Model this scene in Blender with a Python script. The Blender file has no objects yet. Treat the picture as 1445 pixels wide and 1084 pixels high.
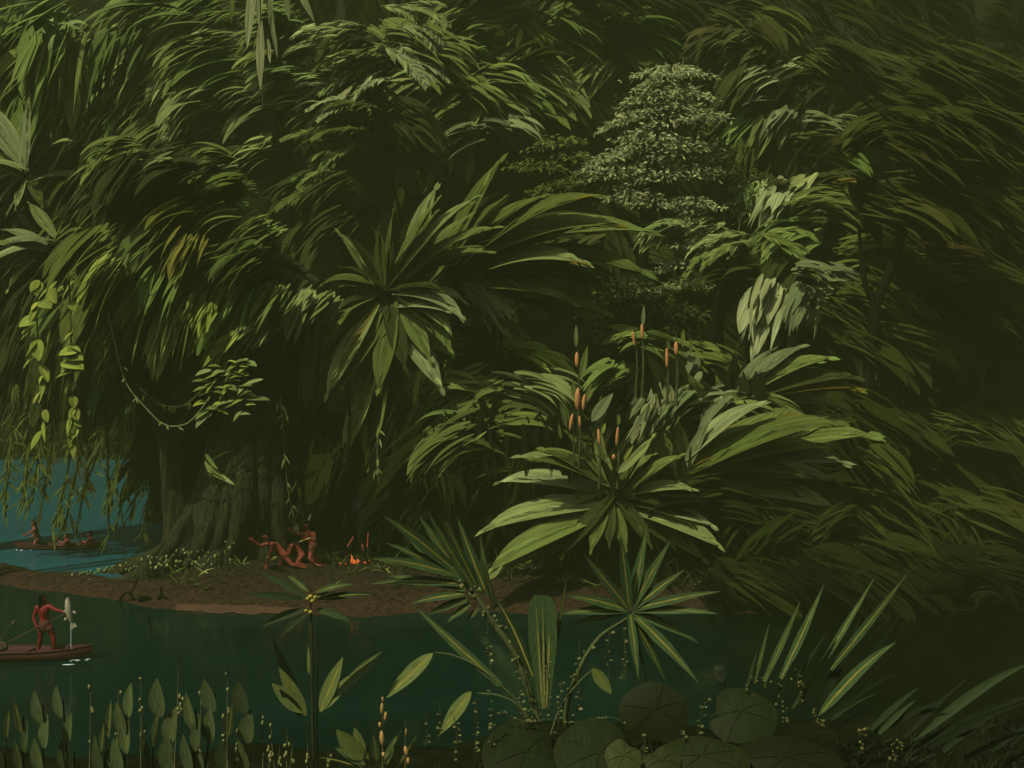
import bpy, math, random
import numpy as np
from mathutils import Vector, Matrix

# ---------------------------------------------------------------- camera, sky, sun, exposure
scene = bpy.context.scene
COL = scene.collection
HC, F, CX, HY = 9.1, 1445.0, 722.5, 500.0          # eye height, focal length in photo pixels, centre column, horizon row
cam_d = bpy.data.cameras.new("camera")
cam = bpy.data.objects.new("camera", cam_d); COL.objects.link(cam)
cam.location = (0, 0, HC); cam.rotation_euler = (math.pi/2, 0, 0)
cam_d.lens = 36; cam_d.sensor_width = 36; cam_d.shift_y = -(542-HY)/1445.0
cam_d.clip_end = 2000; cam_d.clip_start = 0.1
scene.camera = cam

SUN_EL, SUN_AZ = math.radians(56), math.radians(-138)   # azimuth measured from +Y towards +X
w = bpy.data.worlds.new("World"); scene.world = w; w.use_nodes = True
nt = w.node_tree
sky = nt.nodes.new("ShaderNodeTexSky"); sky.sky_type = 'NISHITA'; sky.sun_disc = False
sky.sun_elevation = SUN_EL; sky.sun_rotation = SUN_AZ; sky.dust_density = 7; sky.ozone_density = 0.2
nt.links.new(sky.outputs[0], nt.nodes["Background"].inputs[0]); nt.nodes["Background"].inputs[1].default_value = 0.06
sun_d = bpy.data.lights.new("sun", 'SUN'); sun_d.energy = 4.0; sun_d.angle = math.radians(0.6); sun_d.color = (1.0, .95, .75)
sun = bpy.data.objects.new("sun", sun_d); COL.objects.link(sun)
sv = Vector((math.cos(SUN_EL)*math.sin(SUN_AZ), math.cos(SUN_EL)*math.cos(SUN_AZ), math.sin(SUN_EL)))
sun.rotation_euler = sv.to_track_quat('Z', 'Y').to_euler()
scene.view_settings.view_transform = 'Standard'; scene.view_settings.look = 'None'
scene.view_settings.gamma = 1.0; scene.view_settings.exposure = -0.12
scene.cycles.max_bounces = 4; scene.cycles.diffuse_bounces = 2; scene.cycles.glossy_bounces = 2

rng = np.random.default_rng(7)
R = math.radians

def at(px, py, D):
    return np.array(((px-CX)*D/F, D, HC-(py-HY)*D/F))

# ---------------------------------------------------------------- mesh builder
class MB:
    def __init__(s): s.v=[]; s.q=[]; s.c=[]; s.uv=[]; s.n=0
    def add(s, V, Q, C, UV=None):
        V=np.asarray(V,float).reshape(-1,3); n=len(V)
        C=np.asarray(C,float)
        if C.ndim==1: C=np.tile(C,(n,1))
        if UV is None: UV=V[:,[0,2]]
        s.v.append(V); s.q.append(np.asarray(Q,int).reshape(-1,4)+s.n); s.c.append(C); s.uv.append(np.asarray(UV,float)); s.n+=n
    def build(s, name, mat, parent=None, smooth=False, loc=None):
        V=np.concatenate(s.v); Q=np.concatenate(s.q); C=np.concatenate(s.c); U=np.concatenate(s.uv)
        if loc is not None: V=V-np.asarray(loc)
        me=bpy.data.meshes.new(name); nq=len(Q)
        me.vertices.add(len(V)); me.vertices.foreach_set("co",V.astype(np.float32).ravel())
        me.loops.add(nq*4); me.loops.foreach_set("vertex_index",Q.astype(np.int32).ravel())
        me.polygons.add(nq); me.polygons.foreach_set("loop_start",np.arange(0,nq*4,4,dtype=np.int32))
        me.polygons.foreach_set("use_smooth",np.full(nq,smooth))
        uvl=me.uv_layers.new(name="UVMap"); uvl.data.foreach_set("uv",U[Q.ravel()].astype(np.float32).ravel())
        ca=me.color_attributes.new("tint",'FLOAT_COLOR','POINT')
        ca.data.foreach_set("color",np.concatenate([C,np.ones((len(C),1))],1).astype(np.float32).ravel())
        me.update(calc_edges=True); me.validate()
        me.materials.append(mat)
        o=bpy.data.objects.new(name,me); COL.objects.link(o)
        if parent is not None: o.parent=parent
        elif loc is not None: o.location=loc
        return o

def tag(o, label=None, cat=None, group=None, kind=None):
    if label: o["label"]=label
    if cat: o["category"]=cat
    if group: o["group"]=group
    if kind: o["kind"]=kind
    return o
def thing(name, label, cat, loc, group=None):
    o=bpy.data.objects.new(name,None); COL.objects.link(o); o.location=[float(a) for a in loc]
    o.empty_display_size=.3
    return tag(o,label,cat,group)

def norm(a): return a/np.maximum(np.linalg.norm(a,axis=-1,keepdims=True),1e-9)

PROF={'leaf':lambda t:np.maximum(np.sin(np.pi*np.clip(t,0,1)**.8),.03)**.8,
      'stroke':lambda t:np.maximum(.35+.65*np.sin(np.pi*t**.6),.05)*np.where(t>.6,np.clip((1.02-t)/.42,.04,1),1),
      'blade':lambda t:np.clip(.55+.9*t,0,1)*np.clip((1.01-t)/.65,.02,1)**.8,
      'strap':lambda t:(.35+.65*np.clip(t/.6,0,1))*np.where(t>.9,np.clip((1.03-t)/.13,.3,1)**.5,1),
      'paddle':lambda t:np.where(t<.3,.08+.1*t,np.maximum(np.sin(np.pi*np.clip((t-.3)/.7,0,1)**1.5),.04)),
      'tongue':lambda t:np.maximum(np.sin(np.pi*np.clip(t,0,1)**1.25),.04)**.72,
      'spear':lambda t:np.maximum(np.sin(np.pi*(.12+.86*t)),.04)}
def blades(mb,P,Dv,L,W,droop,col,segs=5,fold=.2,prof='stroke',nh=None,mid=None,pw=1.0,twist=.35):
    P=np.asarray(P,float).reshape(-1,3); N=len(P)
    Dv=norm(np.broadcast_to(np.asarray(Dv,float),(N,3)).copy()); L=np.broadcast_to(np.asarray(L,float),(N,)); W=np.broadcast_to(np.asarray(W,float),(N,))
    droop=np.broadcast_to(np.asarray(droop,float),(N,)); col=np.broadcast_to(np.asarray(col,float),(N,3))
    pts=np.zeros((N,segs+1,3)); tg=np.zeros((N,segs+1,3)); pts[:,0]=P; d=Dv; tg[:,0]=d
    g=np.array((0,0,-1.))
    for i in range(segs):
        pts[:,i+1]=pts[:,i]+d*(L/segs)[:,None]
        k=((i+1)/segs)**pw*1.6
        d=norm(d+g*(droop*k/segs)[:,None]); tg[:,i+1]=d
    if nh is None:
        nh=np.array((-.1,-.55,.85))+rng.normal(0,twist,(N,3))
    nh=np.broadcast_to(np.asarray(nh,float),(N,3))
    side=norm(np.cross(tg,nh[:,None,:])); nor=np.cross(side,tg)
    t=np.linspace(0,1,segs+1); wv=PROF[prof](t)[None,:]*W[:,None]*.5
    Lf=pts-side*wv[...,None]+nor*(wv*fold)[...,None]; Rt=pts+side*wv[...,None]+nor*(wv*fold)[...,None]
    V=np.stack([Lf,pts,Rt],2)                       # N,S+1,3,3
    idx=np.arange(N*(segs+1)*3).reshape(N,segs+1,3)
    q1=np.stack([idx[:,:-1,0],idx[:,:-1,1],idx[:,1:,1],idx[:,1:,0]],-1)
    q2=np.stack([idx[:,:-1,1],idx[:,:-1,2],idx[:,1:,2],idx[:,1:,1]],-1)
    Q=np.concatenate([q1.reshape(-1,4),q2.reshape(-1,4)])
    C=np.broadcast_to(col[:,None,None,:],V.shape).copy()
    if mid is not None: C[:,:,1,:]=np.asarray(mid)
    ro=rng.uniform(0,40,(N,1,1))
    U=np.stack([np.broadcast_to(ro+np.stack([-wv,0*wv,wv],-1),V.shape[:3]),np.broadcast_to((t[None,:]*L[:,None])[...,None]+ro*3,V.shape[:3])],-1)
    mb.add(V,Q,C.reshape(-1,3),U.reshape(-1,2))
    return pts

def tube(mb,pts,rad,col,sides=9,lump=.0,seed=0,cap=True):
    pts=np.asarray(pts,float); n=len(pts); rad=np.broadcast_to(np.asarray(rad,float),(n,))
    tg=norm(np.gradient(pts,axis=0)); ref=np.array((0,1.,0)) if abs(tg[0][1])<.9 else np.array((1.,0,0))
    a=norm(np.cross(tg,ref)); b=np.cross(a,tg)
    th=np.linspace(0,2*np.pi,sides,endpoint=False)
    rr=rad[:,None]*np.ones((n,sides))
    if lump:
        r2=np.random.default_rng(seed+11)
        ph=r2.uniform(0,6.28,4)
        rr=rr*(1+lump*(np.sin(3*th[None]+ph[0]+np.arange(n)[:,None]*.4)*.6+np.sin(5*th[None]+ph[1])*.4)+lump*.5*r2.normal(0,1,(n,sides)))
    V=pts[:,None,:]+(np.cos(th)[None,:,None]*a[:,None,:]+np.sin(th)[None,:,None]*b[:,None,:])*rr[...,None]
    idx=np.arange(n*sides).reshape(n,sides); nx=np.roll(idx,-1,1)
    Q=np.stack([idx[:-1],nx[:-1],nx[1:],idx[1:]],-1).reshape(-1,4)
    V=V.reshape(-1,3); Qs=[Q]
    if cap:
        c=np.arange(2)+len(V); V=np.concatenate([V,pts[[0,-1]]])
        for k,row in ((0,idx[0]),(1,idx[-1])):
            r=np.stack([row,np.roll(row,-1),np.roll(row,-2),np.full(sides,c[k])],-1)[::2]
            if sides%2: r=r[:-1]
            Qs.append(r if k==0 else r[:,::-1])
    U=np.stack([V[:,0]*1.0+V[:,1]*.7,V[:,2]],-1)
    mb.add(V,np.concatenate(Qs),col,U)

def spline(P,n=14):
    P=np.asarray(P,float); k=len(P)
    if k==2: return P[0]+(P[1]-P[0])*np.linspace(0,1,n)[:,None]
    Q=np.vstack([2*P[0]-P[1],P,2*P[-1]-P[-2]]); out=[]
    for t in np.linspace(0,k-1-1e-6,n):
        i=int(t); u=t-i; a,b,c,d=Q[i],Q[i+1],Q[i+2],Q[i+3]
        out.append(.5*((2*b)+(c-a)*u+(2*a-5*b+4*c-d)*u*u+(3*b-a-3*c+d)*u**3))
    return np.array(out)

def ell(mb,c,r,col,axis=None,nu=10,nv=7):
    th=np.linspace(0,2*np.pi,nu,endpoint=False); ph=np.linspace(.02,np.pi-.02,nv)
    V=np.stack([np.sin(ph)[:,None]*np.cos(th),np.sin(ph)[:,None]*np.sin(th),np.cos(ph)[:,None]*np.ones(nu)],-1)*np.asarray(r)
    if axis is not None:
        M=np.array(Vector(axis).to_track_quat('Z','Y').to_matrix()); V=V@M.T
    V=V+np.asarray(c)
    idx=np.arange(nu*nv).reshape(nv,nu); nx=np.roll(idx,-1,1)
    Q=np.stack([idx[:-1],idx[1:],nx[1:],nx[:-1]],-1).reshape(-1,4)
    e=[]
    for row,rev in ((idx[0],False),(idx[-1],True)):
        m=nu//2
        for i in range(m-1):
            f=[row[i],row[i+1],row[nu-2-i],row[nu-1-i]]; e.append(f[::-1] if rev else f)
    mb.add(V.reshape(-1,3),np.concatenate([Q,np.array(e)]),col)

# ---------------------------------------------------------------- materials
def nodemat(name):
    m=bpy.data.materials.new(name); m.use_nodes=True
    t=m.node_tree; return m,t,t.nodes["Principled BSDF"]
def leaf_material(name,rough=.55,streak=34,lo=.45,hi=1.5,spec=.25,bump=.25):
    m,t,b=nodemat(name); N=t.nodes; Lk=t.links.new
    att=N.new("ShaderNodeAttribute"); att.attribute_name="tint"
    uv=N.new("ShaderNodeUVMap"); mp=N.new("ShaderNodeMapping"); mp.inputs["Scale"].default_value=(streak,.045*streak,1)
    no=N.new("ShaderNodeTexNoise"); no.inputs["Scale"].default_value=1.0; no.inputs["Detail"].default_value=3
    Lk(uv.outputs[0],mp.inputs[0]); Lk(mp.outputs[0],no.inputs[0])
    mr=N.new("ShaderNodeMapRange"); mr.inputs[1].default_value=.3; mr.inputs[2].default_value=.7; mr.inputs[3].default_value=lo; mr.inputs[4].default_value=hi
    Lk(no.outputs[0],mr.inputs[0])
    mx=N.new("ShaderNodeMix"); mx.data_type='RGBA'; mx.blend_type='MULTIPLY'; mx.inputs[0].default_value=1
    Lk(att.outputs[0],mx.inputs[6]); Lk(mr.outputs[0],mx.inputs[7]); Lk(mx.outputs[2],b.inputs["Base Color"])
    bp=N.new("ShaderNodeBump"); bp.inputs["Strength"].default_value=bump; bp.inputs["Distance"].default_value=.02
    Lk(no.outputs[0],bp.inputs["Height"]); Lk(bp.outputs[0],b.inputs["Normal"])
    b.inputs["Roughness"].default_value=rough; b.inputs["Specular IOR Level"].default_value=spec
    return m
LEAF=leaf_material("leaf",.7,11,.55,1.45,.04,.25); SOFT=leaf_material("dim_leaf",.8,9,.55,.98,.0,.1); FLEAF=leaf_material("near_leaf",.6,150,.5,1.5,.05,.15)  # dim_leaf: darker copy of leaf, gloom of right side and background put into colour
def noise_material(name,c1,c2,scale=3,rough=.9,stretch=(1,1,1),bump=.4,c3=None,spec=.2,dist=.1):
    m,t,b=nodemat(name); N=t.nodes; Lk=t.links.new
    tc=N.new("ShaderNodeTexCoord"); mp=N.new("ShaderNodeMapping"); mp.inputs["Scale"].default_value=stretch
    no=N.new("ShaderNodeTexNoise"); no.inputs["Scale"].default_value=scale; no.inputs["Detail"].default_value=6
    Lk(tc.outputs["Object"],mp.inputs[0]); Lk(mp.outputs[0],no.inputs[0])
    cr=N.new("ShaderNodeValToRGB"); e=cr.color_ramp.elements
    e[0].position=.35; e[0].color=(*c1,1); e[1].position=.65; e[1].color=(*c2,1)
    if c3: x=e.new(.76); x.color=(*c3,1)
    Lk(no.outputs[0],cr.inputs[0]); Lk(cr.outputs[0],b.inputs["Base Color"])
    bp=N.new("ShaderNodeBump"); bp.inputs["Strength"].default_value=bump; bp.inputs["Distance"].default_value=dist
    Lk(no.outputs[0],bp.inputs["Height"]); Lk(bp.outputs[0],b.inputs["Normal"])
    b.inputs["Roughness"].default_value=rough; b.inputs["Specular IOR Level"].default_value=spec
    return m
BARK=noise_material("dark_bark",(.005,.005,.003),(.013,.012,.006),2.5,stretch=(3,3,.5),bump=.8,dist=.2,spec=0)
MOSS=noise_material("mossy_bark",(.010,.011,.003),(.030,.032,.008),2.2,stretch=(3,3,.45),bump=1.0,c3=(.060,.070,.013),dist=.3)
RBARK=noise_material("reddish_bark",(.02,.013,.007),(.045,.024,.012),3,stretch=(3,3,.4),bump=.8)
def simple(name,c,rough=.6,spec=.3,emit=None,es=0):
    m,t,b=nodemat(name); b.inputs["Base Color"].default_value=(*c,1); b.inputs["Roughness"].default_value=rough; b.inputs["Specular IOR Level"].default_value=spec
    if emit: b.inputs["Emission Color"].default_value=(*emit,1); b.inputs["Emission Strength"].default_value=es
    return m
SKIN=noise_material("skin",(.15,.030,.016),(.20,.044,.023),9,.6,bump=.05,spec=.2)
REDSKIN=noise_material("red_lit_skin",(.125,.006,.006),(.17,.009,.008),9,.6,bump=.05,spec=.2)  # red light on the fisher put into the skin colour
DKSKIN=noise_material("brown_skin",(.20,.04,.022),(.26,.055,.03),9,.55,bump=.05,spec=.35)
HAIR=simple("black_hair",(.002,.002,.002),.9,.0)
CLOTH=simple("hide_cloth",(.09,.025,.015),.9)
WOOD=noise_material("canoe_wood",(.030,.008,.006),(.052,.012,.009),4,.7,stretch=(.6,4,4),bump=.3)
POLE=simple("pole_wood",(.06,.035,.02),.8)
FOAM=simple("foam",(.45,.55,.55),.5)
PETAL=leaf_material("petal",.6,20,.8,1.2,.2,.1)

# ---------------------------------------------------------------- the setting
def smooth(a,b,x): t=np.clip((x-a)/(b-a),0,1); return t*t*(3-2*t)
def shoreD(px):
    y=np.interp(px,[-400,0,150,260,400,700,1000,1445,1900],[812,824,848,862,869,866,864,860,850]); return HC*F/(y-HY)
def ground_z(X,Y):
    px=CX+X*F/np.maximum(Y,20)
    inl=Y-shoreD(px)+.25*np.sin(X*.9)+.12*np.sin(X*2.3+1)
    left=1-smooth(185,300,px)
    z=-.8*smooth(0,-1.2,inl)+ (1-left)*(1.0*smooth(0,3.2,inl)+.02*np.clip(inl-3,0,99))+left*.3*smooth(0,1.4,inl)
    lag=left*smooth(2.6,4.4,inl)*(1-smooth(88,94,Y)); z=z-lag*2.2
    hs=np.interp(px,[0,225,330,500,1445],[92,92,66,62,60])
    up=np.clip(Y-hs,0,None); z=z+up*smooth(0,6,up)*2.0
    z=z+.10*np.sin(X*1.7+Y*.6)*smooth(1,4,inl)*(1-lag)
    return z
def grid(name,x0,x1,y0,y1,nx,ny,fz,mat,kind='structure',smooth_=True):
    X,Y=np.meshgrid(np.linspace(x0,x1,nx),np.linspace(y0,y1,ny)); Z=fz(X,Y)
    i=np.arange(nx*ny).reshape(ny,nx)
    Q=np.stack([i[:-1,:-1],i[:-1,1:],i[1:,1:],i[1:,:-1]],-1)
    mb=MB(); mb.add(np.stack([X,Y,Z],-1),Q,(1,1,1)); o=mb.build(name,mat,smooth=smooth_); o["kind"]=kind; return o
def ground_mat():
    m,t,b=nodemat("forest_earth"); N=t.nodes; Lk=t.links.new
    ge=N.new("ShaderNodeNewGeometry"); sp=N.new("ShaderNodeSeparateXYZ"); Lk(ge.outputs["Position"],sp.inputs[0])
    no=N.new("ShaderNodeTexNoise"); no.inputs["Scale"].default_value=1.3; no.inputs["Detail"].default_value=7; Lk(ge.outputs["Position"],no.inputs[0])
    ad=N.new("ShaderNodeMath"); ad.operation='MULTIPLY_ADD'; Lk(no.outputs[0],ad.inputs[0]); ad.inputs[1].default_value=.7; Lk(sp.outputs[2],ad.inputs[2])
    cr=N.new("ShaderNodeValToRGB"); e=cr.color_ramp.elements
    e[0].position=.2; e[0].color=(.030,.016,.008,1); e[1].position=.72; e[1].color=(.018,.012,.005,1)
    x=e.new(.95); x.color=(.013,.013,.005,1)
    mr=N.new("ShaderNodeMapRange"); mr.inputs[1].default_value=0; mr.inputs[2].default_value=1.6; Lk(ad.outputs[0],mr.inputs[0]); Lk(mr.outputs[0],cr.inputs[0])
    no2=N.new("ShaderNodeTexNoise"); no2.inputs["Scale"].default_value=5; no2.inputs["Detail"].default_value=6; Lk(ge.outputs["Position"],no2.inputs[0])
    mx=N.new("ShaderNodeMix"); mx.data_type='RGBA'; mx.blend_type='MULTIPLY'; mx.inputs[0].default_value=1
    m2=N.new("ShaderNodeMapRange"); m2.inputs[1].default_value=.3; m2.inputs[2].default_value=.7; m2.inputs[3].default_value=.5; m2.inputs[4].default_value=1.4
    Lk(no2.outputs[0],m2.inputs[0]); Lk(cr.outputs[0],mx.inputs[6]); Lk(m2.outputs[0],mx.inputs[7]); Lk(mx.outputs[2],b.inputs["Base Color"])
    bp=N.new("ShaderNodeBump"); bp.inputs["Strength"].default_value=.7; bp.inputs["Distance"].default_value=.15; Lk(no2.outputs[0],bp.inputs["Height"]); Lk(bp.outputs[0],b.inputs["Normal"])
    b.inputs["Roughness"].default_value=.95; b.inputs["Specular IOR Level"].default_value=.1
    return m
EARTH=ground_mat()
grid("ground",-75,75,32,125,300,280,ground_z,EARTH)
NEARSOIL=noise_material("near_soil",(.004,.006,.0025),(.009,.011,.004),3,bump=.8,spec=0)
def near_z(X,Y):
    cz=3.36+.40*smooth(-3.5,1,X)+.10*np.sin(X*1.3)+.06*np.sin(X*3.1+1)+np.clip(X-2,0,6)*.05
    return cz*(1-smooth(14.3,21,Y))-.5*smooth(16,21,Y)-.02*(14-np.clip(Y,0,14))
grid("near_bank",-22,22,4,22,120,70,near_z,NEARSOIL)
def water_mat(name,c1,c2,rough,wave,spec=.5,right_tone=None):
    m,t,b=nodemat(name); N=t.nodes; Lk=t.links.new
    ge=N.new("ShaderNodeNewGeometry"); mp=N.new("ShaderNodeMapping"); mp.inputs["Scale"].default_value=(.5,1.6,1); Lk(ge.outputs["Position"],mp.inputs[0])
    no=N.new("ShaderNodeTexNoise"); no.inputs["Scale"].default_value=wave; no.inputs["Detail"].default_value=4; Lk(mp.outputs[0],no.inputs[0])
    cr=N.new("ShaderNodeValToRGB"); e=cr.color_ramp.elements; e[0].position=.35; e[0].color=(*c1,1); e[1].position=.65; e[1].color=(*c2,1)
    n2=N.new("ShaderNodeTexNoise"); n2.inputs["Scale"].default_value=.22; n2.inputs["Detail"].default_value=3; Lk(mp.outputs[0],n2.inputs[0]); Lk(n2.outputs[0],cr.inputs[0])
    src=cr.outputs[0]
    if right_tone:                                        # base colour goes darker towards the right of the river
        sp=N.new("ShaderNodeSeparateXYZ"); Lk(ge.outputs["Position"],sp.inputs[0])
        mr=N.new("ShaderNodeMapRange"); mr.interpolation_type='SMOOTHSTEP'; mr.inputs[1].default_value=2; mr.inputs[2].default_value=11; Lk(sp.outputs[0],mr.inputs[0])
        mx=N.new("ShaderNodeMix"); mx.data_type='RGBA'; Lk(mr.outputs[0],mx.inputs[0]); Lk(src,mx.inputs[6]); mx.inputs[7].default_value=(*right_tone,1); src=mx.outputs[2]
    Lk(src,b.inputs["Base Color"])
    bp=N.new("ShaderNodeBump"); bp.inputs["Strength"].default_value=.12; bp.inputs["Distance"].default_value=.1; Lk(no.outputs[0],bp.inputs["Height"]); Lk(bp.outputs[0],b.inputs["Normal"])
    b.inputs["Roughness"].default_value=rough; b.inputs["Specular IOR Level"].default_value=spec
    return m
RIVER=water_mat("river_water",(.0005,.0085,.006),(.001,.014,.0095),.12,1.2,.2,(.0014,.0024,.0010))
LAGOON=water_mat("lagoon_water",(.009,.068,.080),(.012,.085,.098),.2,1.6,.2)
XB=np.linspace(-75,60,46); YB=np.maximum(42-.48*(XB+21),38.0)       # the two waters meet under the bank
def sheet(name,lo,hi,mat):
    m=MB(); V=np.stack([np.stack([XB,lo,0*XB],-1),np.stack([XB,hi,0*XB],-1)],1); i=np.arange(2*len(XB)).reshape(-1,2)
    m.add(V.reshape(-1,3),np.stack([i[:-1,0],i[1:,0],i[1:,1],i[:-1,1]],-1),(1,1,1)); o=m.build(name,mat); o["kind"]="structure"
sheet("river",0*XB+5,YB,RIVER)
sheet("lagoon",YB+.02,0*XB+125,LAGOON)

# ---------------------------------------------------------------- leaf tints: crest light and forest shade are put into these colours
K=dict(shade=(.008,.0105,.003),dark=(.014,.018,.004),deep=(.024,.032,.006),mid=(.066,.090,.017),green=(.098,.134,.029),light=(.148,.188,.056),  # shade: gloom under the palms put into a near-black leaf tint
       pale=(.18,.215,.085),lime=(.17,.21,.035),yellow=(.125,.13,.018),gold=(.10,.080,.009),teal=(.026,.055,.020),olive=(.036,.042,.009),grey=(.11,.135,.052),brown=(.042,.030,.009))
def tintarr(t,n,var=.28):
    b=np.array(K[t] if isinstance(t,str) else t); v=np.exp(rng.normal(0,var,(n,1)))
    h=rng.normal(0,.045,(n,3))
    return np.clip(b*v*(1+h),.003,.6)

def plumes(mb,D,x,y,rx,ry,n,ang,asp,ln,wd,droop,tint,k=16,fan=7,Dj=1.6,band=.18,segs=7,swath=.30):
    """n clusters of k arching strokes; x..ln in photo pixels seen at distance D"""
    s=D/F
    r=np.sqrt(rng.uniform(0,1,n)); a=rng.uniform(0,6.283,n)
    bx=x+rx*r*np.cos(a); by=y+ry*r*np.sin(a); bd=D+rng.normal(0,Dj,n)*.6
    ca=np.radians(ang+rng.normal(0,asp,n)); cl=ln*rng.uniform(.65,1.15,n)
    rep=lambda q:np.repeat(q,k)
    th=rep(ca)+np.radians(rng.normal(0,fan,n*k)); off=rng.normal(0,1,n*k)*rep(cl)*band; al=rng.uniform(-.15,.25,n*k)*rep(cl)
    px=rep(bx)-np.sin(rep(ca))*off+np.cos(rep(ca))*al; py=rep(by)-np.cos(rep(ca))*off*.7-np.sin(rep(ca))*al
    dd=rep(bd)+rng.normal(0,.25,n*k)
    P=np.stack([(px-CX)*dd/F,dd,HC-(py-HY)*dd/F],-1)
    dy=rng.uniform(-.55,.25,n*k)
    Dv=np.stack([np.cos(th),dy,np.sin(th)],-1)
    L=rep(cl)*rng.uniform(.55,1.1,n*k)*s; W=wd*.72*s*rng.uniform(.5,1.4,n*k)
    base=tintarr(tint,n,.22); C=np.repeat(base,k,0)*np.exp(rng.normal(0,.14,(n*k,1)))
    blades(mb,P,Dv,L,W,droop*1.2*rng.uniform(.75,1.25,n*k),C,segs=segs,twist=.12)
    if swath:                                        # broad leaf blades carrying the fine strokes
        q=3; rq=lambda z:np.repeat(z,q); th=rq(ca)+np.radians(rng.normal(0,fan*.7,n*q)); off=np.tile(np.array((-.8,0,.8)),n)*rq(cl)*band
        px=rq(bx)-np.sin(rq(ca))*off; py=rq(by)-np.cos(rq(ca))*off*.7; dd=rq(bd)+.12
        P=np.stack([(px-CX)*dd/F,dd,HC-(py-HY)*dd/F],-1); Dv=np.stack([np.cos(th),rng.uniform(-.4,.1,n*q),np.sin(th)],-1)
        blades(mb,P,Dv,rq(cl)*rng.uniform(.85,1.2,n*q)*s,rq(cl)*swath*s*rng.uniform(.8,1.2,n*q),droop*1.2*rng.uniform(.85,1.15,n*q),np.repeat(base,q,0)*rng.uniform(.95,1.2,(n*q,1)),segs=9,prof='leaf',fold=.3,twist=.15)

def frond(mb,base,ang,ln,droop,s,tint,m=11,ll=.34,la=32,lw=.05,dy=-.2,ldroop=.5,rib=.012,mid=None,fall=.9,bw=0):
    """one frond: arching midrib and leaflets on both sides; ln px, s metres per px"""
    L=ln*s; a=R(ang); d=norm(np.array((math.cos(a),dy,math.sin(a))))
    segs=14; pts=[np.array(base,float)]; tg=[d]; g=np.array((0,0,-1.))
    for i in range(segs):
        pts.append(pts[-1]+d*L/segs); d=norm(d+g*droop*1.6*((i+1)/segs)/segs); tg.append(d)
    pts=np.array(pts); tg=np.array(tg)
    c=np.array(K[tint] if isinstance(tint,str) else tint)
    tube(mb,pts[::2],np.linspace(rib*L,rib*L*.3,len(pts[::2])),c*.8,5,cap=False)
    ts=np.concatenate([np.linspace(.12,1,m)]*2)+rng.normal(0,.012,2*m); ts=np.clip(ts,.05,1)
    sd=np.repeat([-1.,1.],m)
    f=ts*segs; i=np.clip(f.astype(int),0,segs-1); u=(f-i)[:,None]
    P=pts[i]*(1-u)+pts[i+1]*u; T=norm(tg[i]*(1-u)+tg[i+1]*u)
    nh=np.array((-.15,-.5,.8)); S=norm(np.cross(T,nh))
    la_=np.radians(la*(1-.45*ts)+rng.normal(0,6,2*m))[:,None]
    Dv=T*np.cos(la_)+S*sd[:,None]*np.sin(la_)+rng.normal(0,.06,(2*m,3))
    prof=np.sin(np.pi*np.clip(.18+.8*ts**fall,0,1))**.7
    LL=L*ll*(.35+.65*prof)*rng.uniform(.8,1.15,2*m)
    C=tintarr(c,2*m,.16)
    if mid is not None:
        k=rng.random(2*m)<.25; C[k]=np.array(K[mid])*np.exp(rng.normal(0,.2,(k.sum(),1)))
    blades(mb,P,Dv,LL,L*lw*rng.uniform(.7,1.3,2*m),ldroop,C,segs=5,fold=.12,twist=.18)
    if bw:                                           # the leaf's own broad blade under its torn edges
        d0=np.array((math.cos(a),dy,math.sin(a)))
        blades(mb,np.array(base)+np.array((0,.03,0)),d0,L,L*bw,droop,np.array(c)[None]*rng.uniform(.85,1.05),segs=14,prof='tongue',fold=.28,nh=nh)
        if mid is not None: blades(mb,np.array(base)+np.array((0,-.02,.02)),d0,L*.97,L*bw*.30,droop,np.array(K[mid])[None],segs=14,prof='leaf',fold=.1,nh=nh)

def fronds(mb,D,x,y,rx,ry,n,ang,asp,ln,droop,tint,Dj=1.2,**kw):
    for _ in range(n):
        r=math.sqrt(rng.random()); a=rng.uniform(0,6.283); d=D+rng.normal(0,Dj)*.6
        frond(mb,at(x+rx*r*math.cos(a),y+ry*r*math.sin(a),d),ang+rng.normal(0,asp),ln*rng.uniform(.7,1.15),droop*rng.uniform(.7,1.3),d/F,tint if rng.random()<.8 else np.array(K[tint])*rng.uniform(.6,1.2),dy=rng.uniform(-.5,.15),**kw)

def finepads(mb,D,pads,tint,per=150,size=5,thin=1):
    s=D/F
    for (x,y,rx,ry,ang) in pads:
        ang+=rng.normal(0,9); x+=rng.normal(0,6)
        n=per; r=np.sqrt(rng.random(n)); a=rng.uniform(0,6.283,n)
        u=r*np.cos(a)*rx; v=r*np.sin(a)*ry*thin*rng.uniform(.5,1.3,n); u=u*(1+.2*rng.normal(0,1,n)); t=R(ang)
        px=x+u*math.cos(t)+v*math.sin(t); py=y-u*math.sin(t)+v*math.cos(t)+.0032*u*u
        dd=D+rng.normal(0,1,n)*rx*s*.5
        P=np.stack([(px-CX)*dd/F,dd,HC-(py-HY)*dd/F],-1)
        th=np.radians(np.where(u<0,200,-20)+rng.normal(0,35,n))
        Dv=np.stack([np.cos(th),rng.uniform(-.8,.3,n),np.sin(th)],-1)
        blades(mb,P,Dv,size*s*rng.uniform(.7,1.8,n),size*s*.55,.5,tintarr(tint,n,.35),segs=2,prof='leaf',twist=.5)

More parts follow.
